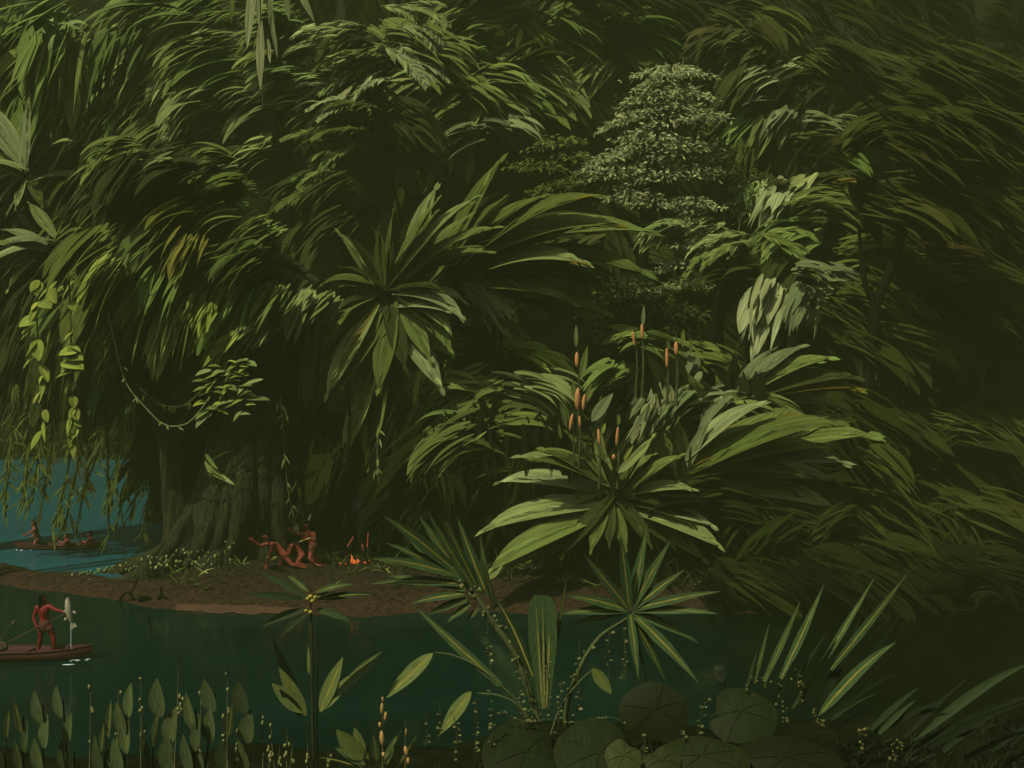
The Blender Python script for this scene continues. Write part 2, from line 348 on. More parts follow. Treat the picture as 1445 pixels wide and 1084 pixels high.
def trunk(root,path,D,w0,w1,mat=BARK,limbs=(),lump=.08,name="trunk",n=16,Dend=None):
    """path and widths in photo pixels"""
    mb=MB(); s=D/F
    P=np.array([at(x,y,D) for x,y in path]); P=spline(P,n)
    rad=np.linspace(w0,w1,n)*s*.5
    rad[:2]*=np.array((1.5,1.15))
    tube(mb,P,rad,(1,1,1),11,lump,seed=int(abs(path[0][0])))
    for lp,a,b in limbs:
        Q=spline(np.array([at(x,y,D+dd) for x,y,dd in lp]),9); tube(mb,Q,np.linspace(a,b,9)*s*.5,(1,1,1),8,lump,seed=3)
    return mb.build(name,mat,root,smooth=True,loc=root.location)

def basept(px,D):
    x=(px-CX)*D/F; return np.array((x,D,float(ground_z(np.array(x),np.array(D)))))
def py_ground(px,D):
    b=basept(px,D); return HY+(HC-b[2])*F/D

def tree(name,label,cat,D,bx,path,w0,w1,clumps,group=None,limbs=(),mat=BARK,lump=.08,crown="crown",lm=None):
    """clumps: ('P',...) plumes, ('F',...) fronds, ('L',pads,...) fine leaf pads"""
    b=basept(bx,D); root=thing(name,label,cat,b,group)
    path=[(bx,py_ground(bx,D)+6)]+list(path)
    trunk(root,path,D,w0,w1,mat,limbs,lump)
    mb=MB()
    for c in clumps:
        kw=c[-1] if isinstance(c[-1],dict) else {}
        a=c[1:-1] if kw else c[1:]
        dd=kw.pop('dD',0) if kw else 0
        if c[0]=='P': plumes(mb,D+dd,*a,**kw)
        elif c[0]=='F': fronds(mb,D+dd,*a,**kw)
        elif c[0]=='L': finepads(mb,D+dd,*a,**kw)
    mb.build(crown,lm or (SOFT if bx>1190 else LEAF),root,True,loc=b)  # right-hand trees take the darker leaf copy in place of real shade
    return root

# ---------------------------------------------------------------- forest behind: hillside mass
fm=MB()
def forest_row(D0,D1,n,x0,x1,y0,y1,tints,ln,wd,k=12):
    for _ in range(n):
        x=rng.uniform(x0,x1); y=rng.uniform(y0,y1); D=rng.uniform(D0,D1)
        t=np.clip((x-250)/600,0,1)
        ang=(205-25*rng.random())*(1-t)+(-18+rng.normal(0,14))*t if rng.random()<.8 else rng.uniform(20,160)
        plumes(fm,D,x,y,20,14,1,ang,8,ln*rng.uniform(.7,1.4),wd,rng.uniform(.7,1.6),tints[rng.integers(len(tints))],k=k,Dj=.5)
forest_row(62,74,620,330,1540,-90,640,['dark','deep','deep','dark','olive'],95,10)
forest_row(88,98,420,-190,420,-120,672,['dark','deep','deep','teal'],85,9)
forest_row(57,62,190,560,1540,-60,760,['dark','dark','deep'],110,11)
fo=fm.build("forest_mass",SOFT,smooth=True); tag(fo,"dark forest foliage filling the hillside behind the trees","forest",kind="stuff")

# ---------------------------------------------------------------- trees, left to right
T=tree
T("weeping_tree","weeping tree with dark strands hanging over the blue lagoon at far left","tree",47,-60,[(-70,500),(-40,250),(10,120)],70,34,[
  ('P',60,60,110,60,16,215,14,120,8,1.1,'green'),('P',20,150,60,40,9,245,10,120,8,1.0,'green'),
  ('P',50,30,60,40,6,260,8,130,9,.6,'green'),('P',70,70,16,20,3,75,6,70,10,2.6,'light'),
  ('P',110,470,130,30,26,262,8,110,6,.4,'deep'),('P',110,520,120,18,20,262,6,75,5,.25,'deep',dict(swath=.12)),('P',40,565,60,10,5,258,5,85,4,.2,'olive',dict(k=7,swath=0)),
  ('P',150,565,50,14,6,252,5,95,5,.2,'olive',dict(k=7,swath=0)),('P',215,610,16,16,3,250,5,95,5,.15,'green',dict(k=7,swath=0)),('P',120,500,110,30,8,255,10,70,6,.4,'teal'),('P',110,430,130,40,24,250,14,90,9,.6,'dark'),('P',60,350,90,60,24,230,24,90,10,.9,'dark'),('P',60,230,90,60,20,230,24,90,10,.9,'dark')],
  limbs=[([(-50,330,0),(20,300,-1),(90,400,-2),(110,500,-2)],16,6)])
T("feathery_tree","tall feathery tree with a bright green crest at upper left","tree",56,235,[(230,480),(245,300),(270,120)],40,18,[
  ('P',235,80,100,60,26,218,14,105,8,1.1,'light'),('P',250,42,60,22,12,208,8,95,10,1.3,'light'),('P',290,50,40,20,5,200,10,80,9,1.3,'light'),
  ('P',190,35,26,8,2,200,6,60,9,1.2,'lime'),('P',180,110,60,40,10,230,10,110,7,.9,'deep'),('P',285,110,50,30,8,195,10,90,9,1.2,'light'),
  ('P',270,150,60,30,9,205,12,90,8,1.2,'green'),('P',230,185,50,20,8,250,9,60,6,.6,'deep'),('P',300,5,80,20,9,210,10,110,8,1.2,'green'),('P',200,150,40,20,4,235,10,60,7,1,'teal')])
T("layered_tree","tree with layered pale leaf tiers beside the hanging pale spears, top left of centre","tree",53,400,[(405,400),(400,230),(395,90)],34,16,[
  ('P',330,150,60,30,12,200,12,80,8,1.4,'light'),('P',310,130,40,12,5,196,6,60,9,1.2,'light'),('P',300,180,34,16,5,190,8,55,8,1.0,'pale'),
  ('P',410,55,50,40,9,190,15,70,9,1.2,'green'),('P',440,100,50,50,14,196,10,65,9,.9,'light'),('P',330,80,50,30,8,190,10,90,8,1.2,'green'),
  ('P',440,60,30,30,8,190,8,45,7,.8,'pale'),('P',350,200,40,20,6,215,10,50,7,.9,'light'),('P',460,145,40,20,6,190,8,60,8,.9,'light'),('P',380,180,60,60,14,195,14,70,9,1.1,'deep')])
T("tall_palm","tall palm with pale highlighted fronds high above the central palm","palm tree",50,548,[(548,400),(545,260),(530,120)],30,20,[  # white highlights put into the pale frond tints
  ('F',540,70,24,20,7,185,14,90,.9,'green',dict(la=48,ll=.3,lw=.07)),('F',500,40,20,12,4,172,8,85,.9,'light',dict(la=40,lw=.07)),('F',560,35,20,12,4,-14,10,60,1.0,'pale',dict(la=44,lw=.08)),
  ('F',550,75,20,20,5,-26,12,75,1.0,'pale',dict(la=40,lw=.08)),('F',545,110,20,16,5,200,14,75,1.0,'pale',dict(la=50,lw=.08)),('F',560,10,30,10,5,-10,20,70,1,'light',dict(la=44,lw=.07)),
  ('F',500,135,26,22,7,195,10,62,.8,'pale',dict(la=55,ll=.3,lw=.09)),('F',520,170,40,30,8,192,20,75,.9,'mid',dict(la=48,lw=.07)),('F',500,215,40,30,8,190,16,75,.9,'green',dict(la=48,lw=.08)),
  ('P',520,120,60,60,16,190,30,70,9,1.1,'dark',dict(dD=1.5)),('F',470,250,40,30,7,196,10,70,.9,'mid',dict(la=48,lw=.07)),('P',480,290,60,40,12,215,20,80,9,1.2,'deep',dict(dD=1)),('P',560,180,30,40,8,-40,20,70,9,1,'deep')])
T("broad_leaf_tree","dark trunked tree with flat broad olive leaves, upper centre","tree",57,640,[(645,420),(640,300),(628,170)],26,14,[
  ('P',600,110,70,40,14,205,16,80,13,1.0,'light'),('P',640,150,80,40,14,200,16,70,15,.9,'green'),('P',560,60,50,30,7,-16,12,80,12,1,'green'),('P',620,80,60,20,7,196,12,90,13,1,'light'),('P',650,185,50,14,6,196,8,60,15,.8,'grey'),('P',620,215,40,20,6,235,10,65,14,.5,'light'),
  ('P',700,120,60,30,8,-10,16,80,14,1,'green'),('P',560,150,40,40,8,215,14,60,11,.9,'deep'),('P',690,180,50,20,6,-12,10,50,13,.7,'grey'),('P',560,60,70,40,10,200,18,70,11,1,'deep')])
T("green_crest_tree","slim tree with glossy green crest leaves in the upper middle","tree",59,690,[(700,420),(698,260),(700,110)],22,12,[
  ('P',690,85,50,24,9,200,30,90,14,1.1,'green'),('P',715,110,50,20,7,-14,12,90,15,1.1,'light'),('P',740,150,40,30,8,-28,12,90,13,1,'deep'),('P',650,60,60,20,8,200,12,60,11,1,'green'),('P',665,28,60,22,9,205,16,60,10,1,'green'),('P',760,20,60,20,7,-15,14,70,10,1,'mid')])
T("plumed_tree","wide olive tree with streaked plumes at the top right of centre","tree",61,830,[(850,420),(845,250),(830,60)],24,12,[
  ('P',830,40,90,36,16,200,30,80,9,1.1,'green'),('P',800,70,60,20,8,196,10,90,10,1.0,'light'),('P',760,110,50,30,7,200,12,80,12,1,'green'),('P',900,40,60,24,10,-16,14,90,9,1.0,'mid'),('P',810,110,50,30,8,205,12,70,9,1,'mid'),('P',960,30,70,26,10,-22,12,80,8,1,'deep'),('P',880,80,60,24,8,190,20,80,9,1,'green')])
T("fine_leaved_tree","fine leaved tree with pale speckled leaf tiers, right of centre","tree",49,905,[(915,560),(905,380),(925,200),(935,110)],26,10,[
  ('L',[(950,98,55,9,8),(915,135,50,10,12),(975,128,40,9,0),(880,165,42,9,14),(940,170,60,12,6),(990,165,34,9,-6),(905,205,52,12,10),(960,210,52,12,2),(930,110,40,8,10),(960,150,50,9,2),(930,190,50,9,4),(880,240,46,10,12),(940,245,60,13,4),(850,225,40,9,16),(985,240,30,9,-6),(925,285,50,12,6),(980,285,36,10,0),(890,275,34,9,10),(950,318,46,9,4),(990,345,40,8,-4),(960,372,38,8,2),(985,400,34,7,0)],(.21,.24,.10),dict(per=400,size=5.6,thin=.8)),
  ('L',[(940,150,70,30,0),(920,225,80,34,6),(950,300,60,30,0),(850,255,50,16,10),(960,330,50,16,0)],'deep',dict(per=330,size=7,dD=1.0)),
  ('L',[(790,200,40,8,10),(800,222,50,9,6),(760,232,40,8,10),(820,250,40,8,6),(780,262,40,9,6)],'mid',dict(per=150,size=6)),
  ('L',[(985,330,50,10,-4),(1000,222,40,9,10),(1060,245,40,9,10)],'olive',dict(per=220,size=7))],
  limbs=[([(910,380,0),(870,300,-.5),(855,240,-1)],8,3),([(918,300,0),(970,240,-.6),(985,170,-1)],8,3)])
T("dark_fine_tree","dark fine leaved tree with grey speckles behind the orange flower spikes","tree",46,880,[(885,560),(880,470),(890,400)],30,12,[
  ('L',[(885,405,42,9,6),(930,415,50,9,0),(960,440,46,9,-4),(890,435,40,9,6),(900,470,50,10,0),(865,450,30,8,6),(940,490,60,12,-4),(975,400,40,8,-4)],'olive',dict(per=240,size=6)),
  ('L',[(900,420,60,30,0),(930,470,70,34,0),(870,500,40,40,0),(950,530,60,30,0)],'dark',dict(per=650,size=9,dD=.8)),
  ('L',[(895,412,24,5,8),(925,408,22,5,4)],'grey',dict(per=120,size=6,dD=-.6))])
T("plume_tree","tree with big pale plume leaves and a golden sweep, upper right","tree",52,1020,[(1010,480),(1020,360),(1075,180)],30,14,[
  ('P',1085,90,40,18,6,196,8,70,14,1.2,'grey'),('P',1110,105,34,14,5,200,8,60,15,1.1,'pale'),('P',1110,135,26,14,5,196,8,50,16,.9,'grey'),('P',1080,170,40,26,9,222,10,80,13,.7,'green'),
  ('P',1130,155,30,14,5,235,10,60,14,.6,'grey'),('P',1040,190,30,20,5,238,10,70,10,.6,'mid'),('P',1150,70,40,12,4,-28,6,110,7,.6,'olive'),('P',1190,80,50,14,5,-30,6,130,8,.5,'olive'),
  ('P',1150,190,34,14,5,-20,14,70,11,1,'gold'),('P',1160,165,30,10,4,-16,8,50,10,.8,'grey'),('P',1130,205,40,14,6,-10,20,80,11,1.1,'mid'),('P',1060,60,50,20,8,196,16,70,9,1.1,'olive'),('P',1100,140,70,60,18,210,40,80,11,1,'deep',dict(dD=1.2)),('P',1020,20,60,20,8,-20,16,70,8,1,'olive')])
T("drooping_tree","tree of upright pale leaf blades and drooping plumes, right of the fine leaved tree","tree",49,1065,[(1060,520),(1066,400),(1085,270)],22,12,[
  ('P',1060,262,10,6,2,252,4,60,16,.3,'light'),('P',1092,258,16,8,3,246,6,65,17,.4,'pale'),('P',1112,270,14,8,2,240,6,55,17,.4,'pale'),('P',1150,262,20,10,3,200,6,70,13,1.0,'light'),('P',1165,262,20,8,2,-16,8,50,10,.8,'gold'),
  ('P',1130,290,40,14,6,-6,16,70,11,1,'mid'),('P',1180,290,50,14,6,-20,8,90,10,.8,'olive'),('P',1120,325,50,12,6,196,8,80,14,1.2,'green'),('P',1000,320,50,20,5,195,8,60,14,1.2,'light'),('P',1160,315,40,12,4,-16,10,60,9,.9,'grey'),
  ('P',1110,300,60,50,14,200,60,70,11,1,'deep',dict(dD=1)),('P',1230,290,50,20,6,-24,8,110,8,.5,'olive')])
T("pale_palm","palm with broad pale drooping leaves below the upper right plumes","palm tree",46,1008,[(1005,540),(1012,420),(1050,345)],20,12,[
  ('F',1060,338,14,10,5,190,18,90,1.2,'light',dict(la=18,lw=.09)),('F',1075,335,14,10,4,-8,10,80,1.1,'green',dict(la=20,lw=.09)),('F',1030,345,20,12,4,195,10,80,1.2,'green',dict(la=22,lw=.09)),
  ('P',1100,405,10,6,3,240,6,85,17,.7,'pale'),('P',1135,410,12,6,3,232,6,80,16,.7,'grey'),('P',1160,405,16,6,3,-12,10,40,12,.8,'grey'),('P',1165,425,18,8,3,-40,12,50,10,.5,'grey'),('P',1140,440,20,8,3,250,8,50,10,.4,'grey'),
  ('P',1100,400,60,40,12,210,60,80,11,1,'deep',dict(dD=1)),('P',1150,378,40,8,4,-6,10,60,10,.8,'grey')])
T("forked_tree","dark bare trunk forking into two limbs at right","tree",42,1228,[(1225,560),(1232,470),(1236,430),(1260,372),(1278,305)],17,13,[
  ('P',1290,200,60,20,8,-22,8,110,8,.6,'olive'),('P',1240,185,30,16,5,190,14,60,8,1.1,'olive'),('P',1310,250,60,20,8,-26,8,120,8,.5,'olive'),('P',1270,280,60,16,6,-16,8,110,9,.7,'olive'),('P',1350,170,50,20,6,-30,8,100,7,.5,'olive'),('P',1280,230,90,50,14,-20,30,90,10,.9,'deep',dict(dD=1.2)),('P',1215,400,60,70,16,-24,20,100,10,.7,'mid',dict(dD=3)),('P',1225,500,60,50,10,-28,20,100,10,.7,'olive',dict(dD=3)),('P',1215,600,50,40,9,-35,20,90,9,.7,'deep',dict(dD=-1)),('P',1290,155,50,20,5,-20,16,70,9,1,'deep')],
  limbs=[([(1236,432,0),(1219,392,-.2),(1212,322,-.3)],13,4)],lump=.05)
T("slim_dark_tree","slim straight dark trunk between the forked trunk and the far right","tree",48,1252,[(1256,600),(1270,470),(1300,390)],20,8,[
  ('P',1310,390,60,16,7,-26,8,120,8,.6,'olive'),('P',1280,372,30,8,2,5,8,90,7,.5,'brown'),('P',1340,375,34,8,2,-4,8,70,7,.4,'brown'),('P',1300,440,50,20,7,-30,8,110,9,.6,'olive'),('P',1310,470,24,8,2,-34,6,70,9,.5,'brown'),('P',1310,420,80,40,10,-20,20,100,10,.8,'dark',dict(dD=1)),('P',1290,510,40,14,4,-30,8,70,9,.6,'olive')])
T("thin_mossy_tree","thin dark mossy trunk half hidden in the haze at far right","tree",52,1335,[(1338,600),(1342,500),(1350,380)],22,10,[
  ('P',1370,380,70,40,10,-30,10,110,8,.6,'olive'),('P',1350,560,50,16,6,-22,10,90,8,.6,'olive'),('P',1390,320,50,40,8,-35,10,120,8,.5,'deep')])
T("reddish_tree","leaning reddish brown trunk at the far right","tree",50,1362,[(1372,580),(1390,480),(1406,400),(1420,280)],22,14,[
  ('P',1420,250,60,50,12,-34,10,130,8,.5,'olive'),('P',1400,130,70,60,12,-32,10,130,8,.5,'deep'),('P',1430,420,40,40,4,-40,10,100,8,.5,'brown'),('P',1330,110,60,40,8,-28,10,120,8,.5,'olive')],mat=RBARK,lump=.04)
for i,(bx,top,D,lab) in enumerate(((735,400,58,"thick straight dark trunk behind the central palm's right fronds"),(752,420,60,"narrow dark trunk just right of the thick straight one"),(785,440,60,"curving thin dark sapling in the clearing right of centre"),(845,370,56,"dark straight trunk left of the fine leaved trees"))):
    T("background_tree",lab,"tree",D,bx,[(bx+(3 if i!=2 else -6),560),(bx+(2 if i!=2 else 8),480),(bx-4+8*(i==2),top)],[24,12,9,18][i],[14,8,5,12][i],[
     ('P',bx+30,top-30,70,26,8,-14,26,80,11,1,'deep'),('P',bx-20,top-20,60,24,6,200,14,70,11,1,'olive')],group="thin trunks in the forest clearing")

# the great mossy tree on the bank
D=41.0
b=basept(330,D); root=thing("mossy_tree","huge mossy buttressed tree on the bank beside the lagoon with a drooping yellow green crown","tree",b)
mb=MB(); s=D/F
ys=np.array([822,806,790,770,745,715,680,640,590,540,480,420,370]); lx=np.array([150,182,206,230,255,276,292,300,304,306,308,312,330]); rx_=np.array([440,425,412,404,398,396,398,402,405,404,402,398,385])
sides=48; th=np.linspace(0,2*np.pi,sides,endpoint=False); V=[]
for i,y in enumerate(ys):
    c=(lx[i]+rx_[i])/2; hw=(rx_[i]-lx[i])/2; p=at(c,y,D); fl=max(0,(y-640)/180)
    lob=1+(.10+.14*fl)*np.sin(7*th+.4*i*.3)+.06*np.sin(13*th+i*.25)+.03*rng.normal(0,1,sides)
    dep=min(hw,62+30*fl)
    V.append(np.stack([p[0]+np.cos(th)*hw*s*lob,D+1.2+np.sin(th)*dep*s*lob,np.full(sides,p[2])+.05*rng.normal(0,1,sides)],-1))
V=np.array(V); n=len(ys); idx=np.arange(n*sides).reshape(n,sides); nx=np.roll(idx,-1,1)
mb.add(V.reshape(-1,3),np.stack([idx[1:],nx[1:],nx[:-1],idx[:-1]],-1).reshape(-1,4)[:,::-1],(1,1,1))
for Pth,a,c in (([(304,610,-.6),(285,700,-1),(258,752,-1.4),(225,788,-1.6),(170,806,-1.2)],22,7),([(318,610,-1.2),(308,700,-1.8),(290,760,-2.3),(262,800,-2.6)],30,8),([(346,600,-1.2),(344,690,-1.9),(336,750,-2.2),(318,800,-2.5)],30,9),([(386,600,-.8),(390,690,-1.3),(396,750,-1.5),(408,800,-1.6)],24,8),([(368,600,-1.0),(371,690,-1.5),(366,750,-1.6),(358,800,-1.7)],24,8),([(332,600,-1.2),(327,690,-1.9),(314,750,-2.3),(290,800,-2.5)],24,8),([(306,620,-.8),(296,700,-1.2),(272,765,-1.9),(232,802,-2.2)],24,8)):
    Q=spline(np.array([at(x,y,D+1.2+dd) for x,y,dd in Pth]),12); tube(mb,Q,np.interp(np.linspace(0,1,12),[0,.45,1],[a*.5,a,c])*s*.75,(1,1,1),9,.12,seed=5)
for Pth,a,c in (([(345,400,0),(290,360,-1),(220,330,-2)],34,10),([(360,400,0),(400,370,-1),(450,400,-2)],30,8),([(350,390,.5),(330,330,0),(300,290,0)],30,10)):
    tube(mb,spline(np.array([at(x,y,D+1.2+dd) for x,y,dd in Pth]),9),np.linspace(a,c,9)*s*.5,(1,1,1),8,.1)
mb.build("trunk",MOSS,root,smooth=True,loc=b)
mb=MB()
for c in (
  (235,330,90,36,26,216,12,100,8,1.3,'green'),(330,330,70,34,18,205,12,90,8,1.3,'green'),(190,400,60,30,12,238,10,90,8,.8,'mid'),(250,300,70,16,12,205,8,70,10,1.1,'yellow'),(330,293,24,8,3,192,6,50,12,.9,'light'),
  (225,350,80,30,12,222,8,75,7,1.0,'yellow'),(165,360,30,20,5,235,8,80,8,.8,'lime'),(270,390,90,26,16,240,10,85,8,.8,'green'),(230,430,70,22,12,252,8,75,7,.5,'green'),(330,370,60,26,10,200,12,90,9,1.2,'green'),
  (360,350,50,30,9,196,16,80,9,1.2,'mid'),(290,420,60,20,9,245,8,60,8,.5,'lime'),(400,420,40,22,9,238,8,55,10,.4,'green'),(440,420,30,20,6,236,8,55,11,.4,'light'),(350,460,60,20,9,236,8,45,8,.4,'light'),(315,480,40,14,6,235,8,40,8,.4,'lime'),
  (150,320,40,30,6,225,8,90,8,.9,'mid'),(180,215,40,14,5,196,8,75,11,1.2,'green'),(210,225,40,10,4,190,8,60,14,1,'light'),(235,262,50,12,6,200,10,60,9,1,'green'),(300,240,60,12,7,192,8,45,6,.7,'grey'),(250,250,90,50,20,210,20,80,8,1.1,'deep'),(170,250,50,40,9,235,12,90,8,.8,'deep'),(330,250,50,30,8,195,14,70,9,1.1,'mid')):
    plumes(mb,D-1.2,*c)
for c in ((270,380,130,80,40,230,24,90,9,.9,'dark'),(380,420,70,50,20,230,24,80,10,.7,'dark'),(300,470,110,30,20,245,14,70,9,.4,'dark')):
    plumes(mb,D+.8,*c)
mb.build("crown",LEAF,root,True,loc=b)

T("slender_trunk_tree","slender dark tree leaning left beside the huge mossy trunk","tree",42.5,258,[(250,720),(243,640),(222,575),(190,540),(160,470),(150,420)],44,12,[
  ('P',150,440,40,30,9,240,12,80,8,.8,'mid'),('P',190,470,40,26,8,248,10,70,7,.6,'deep'),('P',120,420,40,20,6,235,10,70,8,.9,'green'),('P',225,470,60,30,10,255,10,80,7,.5,'dark')],
  limbs=[([(243,640,0),(262,580,.3),(268,500,.6),(262,440,1)],22,12)],lump=.14,mat=MOSS)

# ---------------------------------------------------------------- palms with separate fronds
def palm(name,label,D,bx,path,w0,w1,cx,cy,leaves,group=None,mat=BARK,part="frond",cat="palm tree",base=None):
    b=basept(bx,D) if base is None else base; root=thing(name,label,cat,b,group)
    if path is not None: trunk(root,[(bx,py_ground(bx,D)+6)]+list(path)+[(cx,cy)],D,w0,w1,mat,lump=.05)
    s=D/F
    more=[(q[0]+rng.normal(0,9),q[1]*rng.uniform(.6,.9),q[2]*rng.uniform(.9,1.4),rng.choice(['mid','deep','green'])) for q in leaves if cy>360 and rng.random()<.75]
    for L in leaves+more:
        ang,ln,dr,tn=L[:4]; kw=dict(L[4]) if len(L)>4 else {}
        ox,oy=kw.pop('o',(0,0)); dy=kw.pop('dy',rng.uniform(-.45,.1)); dd=kw.pop('dD',rng.uniform(-.25,.25))
        mb=MB(); kw.setdefault('la',7); kw.setdefault('lw',.045); kw.setdefault('m',9); kw.setdefault('ll',.22); kw.setdefault('ldroop',.15); kw.setdefault('bw',.27 if bx<0 else .22)
        frond(mb,at(cx+ox+rng.normal(0,5),cy+oy+rng.normal(0,6),D+dd),ang,ln,dr*(.62 if cy>560 else 1.0),s,tn,dy=dy,**kw)
        mb.build(part,LEAF,root,True,loc=b)
    return root
palm("upper_left_palm","pale broad leaved palm at the left edge, the higher of the two",40.6,-70,[(-60,560),(-30,400),(10,300)],16,9,36,243,[
  (125,140,.35,'pale'),(84,95,.1,'pale'),(62,98,.7,'pale'),(38,92,.9,'light'),(20,76,1.1,'grey'),(160,60,.8,'light'),(190,60,1,'light'),(250,70,.2,'grey'),(262,60,.1,'light'),(222,72,.5,'grey'),(-60,60,.3,'mid'),(140,90,.6,'green')]) 
palm("lower_left_palm","lower broad leaved palm at the left edge above the hanging vines",40.2,-60,[(-50,560),(-10,440),(50,380)],16,9,76,348,[
  (128,70,.1,'light'),(165,85,.6,'green'),(178,90,.9,'grey'),(190,95,1.0,'pale'),(40,60,1,'mid'),(15,56,1.1,'green'),(205,80,.8,'green'),(150,75,.5,'grey'),(222,90,.7,'light'),(60,60,.5,'mid'),(-35,50,.5,'mid')])
palm("central_palm","big central palm with long drooping fronds over the bank",41.5,540,[(535,640),(540,520)],46,26,548,412,[
  (104,85,.3,'mid'),(120,105,.5,'light',dict(o=(-8,0))),(90,105,.25,'mid',dict(o=(4,6))),(74,150,.5,'light',dict(o=(8,0))),(62,150,.5,'green'),(50,175,.55,'light'),(40,190,.7,'green'),(32,150,.8,'green'),
  (138,80,.9,'deep'),(155,90,1.3,'mid'),(176,80,1.5,'deep'),(200,120,1.3,'green'),(214,140,1.0,'green',dict(mid='gold')),(228,150,.6,'light',dict(mid='gold')),(240,165,.45,'light',dict(mid='gold')),(252,165,.3,'green'),(262,150,.2,'mid'),
  (16,110,1.2,'light',dict(bw=.23)),(2,120,1.3,'pale',dict(bw=.23)),(-14,110,1.2,'light',dict(bw=.25)),(-32,120,.9,'green'),(-46,130,.5,'pale',dict(o=(0,30))),(-56,140,.4,'light',dict(o=(0,20))),(-70,120,.3,'deep'),(-88,130,.1,'mid'),
  (232,120,.6,'mid',dict(o=(-10,40))),(248,170,.3,'light',dict(o=(0,60),mid='gold')),(262,180,.15,'green',dict(o=(0,60))),(-84,120,.1,'deep',dict(o=(0,60))),(10,95,.8,'pale',dict(o=(0,30))),(-4,100,.8,'light',dict(o=(0,60)))],mat=BARK)
palm("arching_palm","palm with golden tipped fronds arching to the right in mid picture",43.5,625,[(622,640),(618,500)],20,14,618,402,[
  (34,190,.9,'light'),(24,210,.95,'light',dict(mid='gold')),(17,240,.9,'light',dict(mid='gold')),(30,270,.9,'green',dict(mid='gold')),(38,250,.8,'mid',dict(mid='gold')),(8,200,.8,'green'),(46,190,.7,'mid'),(26,300,.85,'green',dict(mid='gold')),(56,150,.6,'mid'),(2,230,.6,'mid'),(-6,180,.6,'deep'),(14,290,.8,'mid',dict(mid='gold')),(20,150,.8,'pale'),(64,190,.4,'mid'),(-18,150,.6,'deep')])
palm("spreading_palm","low palm with the big pale fronds spreading on the bank under the flower spikes",38.2,860,[(860,745)],13,10,866,700,[
  (163,165,1.0,'pale'),(150,150,1.1,'light'),(172,130,1.0,'pale',dict(o=(0,16))),(180,180,1.0,'light',dict(o=(0,12))),(192,190,.9,'green',dict(o=(-6,14))),(202,200,.7,'light',dict(o=(-10,16))),(212,140,.5,'mid'),(140,120,1.0,'mid'),(125,100,.6,'green'),(108,85,.4,'light'),
  (62,100,.5,'light',dict(mid='lime')),(45,110,.8,'green'),(20,110,1.1,'light'),(4,130,1.2,'pale',dict(o=(10,14))),(-8,140,1.1,'light',dict(o=(14,20))),(-20,130,.8,'green',dict(o=(10,20))),(-34,110,.5,'deep'),(222,120,.4,'deep'),(240,90,.6,'mid',dict(dy=-.9)),(262,80,.5,'deep',dict(dy=-.9)),(285,85,.5,'mid',dict(dy=-.9)),(310,95,.6,'deep',dict(dy=-.8)),(80,70,.5,'mid',dict(dy=-.6)),(95,60,.5,'light',dict(dy=-.8))])
palm("golden_palm","low palm with one bright white green frond and a golden one, right bank",39.2,985,[(985,720)],14,10,960,676,[
  (50,165,1.1,'pale',dict(bw=.23)),(42,130,1.2,'light',dict(o=(30,-10),bw=.22)),(34,205,1.15,'gold',dict(mid='yellow')),(26,190,1.1,'yellow',dict(mid='gold')),(18,200,1.1,'grey',dict(o=(20,-6))),(10,190,1.0,'pale',dict(o=(40,6))),(24,265,1.0,'green'),(2,190,1.0,'light',dict(o=(20,14))),(-10,170,.8,'mid',dict(o=(10,20))),(70,90,.8,'grey'),(100,80,.6,'mid'),(14,150,1.1,'green'),(30,245,1.0,'deep')])
palm("rusty_palm","palm with rust tinged plumes right of the flower spikes",42.5,1010,[(1012,620)],14,12,1020,580,[
  (50,140,1.2,'grey'),(38,160,1.2,'green'),(30,170,1.15,'gold'),(20,180,1.1,'gold',dict(mid='yellow')),(12,160,1.1,'light'),(62,110,1.0,'grey'),(100,80,.8,'mid'),(4,160,1.0,'olive'),(130,80,1.0,'mid'),(26,190,1.1,'olive'),(-8,120,.8,'deep')])

# ---------------------------------------------------------------- bushes
def bush(name,label,D,bx,clumps,cat="bush",group=None,stems=3):
    b=basept(bx,D); root=thing(name,label,cat,b,group)
    mb=MB(); gy=py_ground(bx,D); s=D/F
    for k in range(stems):
        tx=bx+rng.uniform(-30,30); ty=min(c[2] for c in clumps)+30
        tube(mb,spline(np.array([at(bx+rng.uniform(-6,6),gy+4,D),at((bx+tx)/2,(gy+ty)/2,D+.2),at(tx,ty,D)]),7),np.linspace(5,2,7)*s,(1,1,1),6)
    mb.build("stem",BARK,root,smooth=True,loc=b)
    mb=MB()
    for c in clumps:
        kw=c[-1] if isinstance(c[-1],dict) else {}
        a=c[1:-1] if kw else c[1:]
        dd=kw.pop('dD',0)
        (plumes if c[0]=='P' else fronds)(mb,D+dd,*a,**kw)
    mb.build("foliage",SOFT if name in ("dim_bush","shade_thicket") else LEAF,root,True,loc=b); return root
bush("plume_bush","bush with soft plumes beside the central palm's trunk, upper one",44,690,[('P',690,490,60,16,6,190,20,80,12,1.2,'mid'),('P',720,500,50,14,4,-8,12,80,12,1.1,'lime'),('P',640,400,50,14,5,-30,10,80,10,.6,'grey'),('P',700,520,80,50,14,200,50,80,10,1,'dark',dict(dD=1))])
bush("plume_bush","bush of wide grey green plumes in the middle, below the upper one",42.5,700,[('P',700,550,60,14,7,192,24,95,13,1.2,'green'),('P',720,545,40,10,4,-10,10,110,12,1.2,'light'),('P',670,575,50,14,5,215,12,80,12,1,'green'),('P',720,590,50,14,5,190,30,80,12,1.1,'mid'),('P',720,600,80,60,14,200,50,80,10,1,'dark',dict(dD=1))])
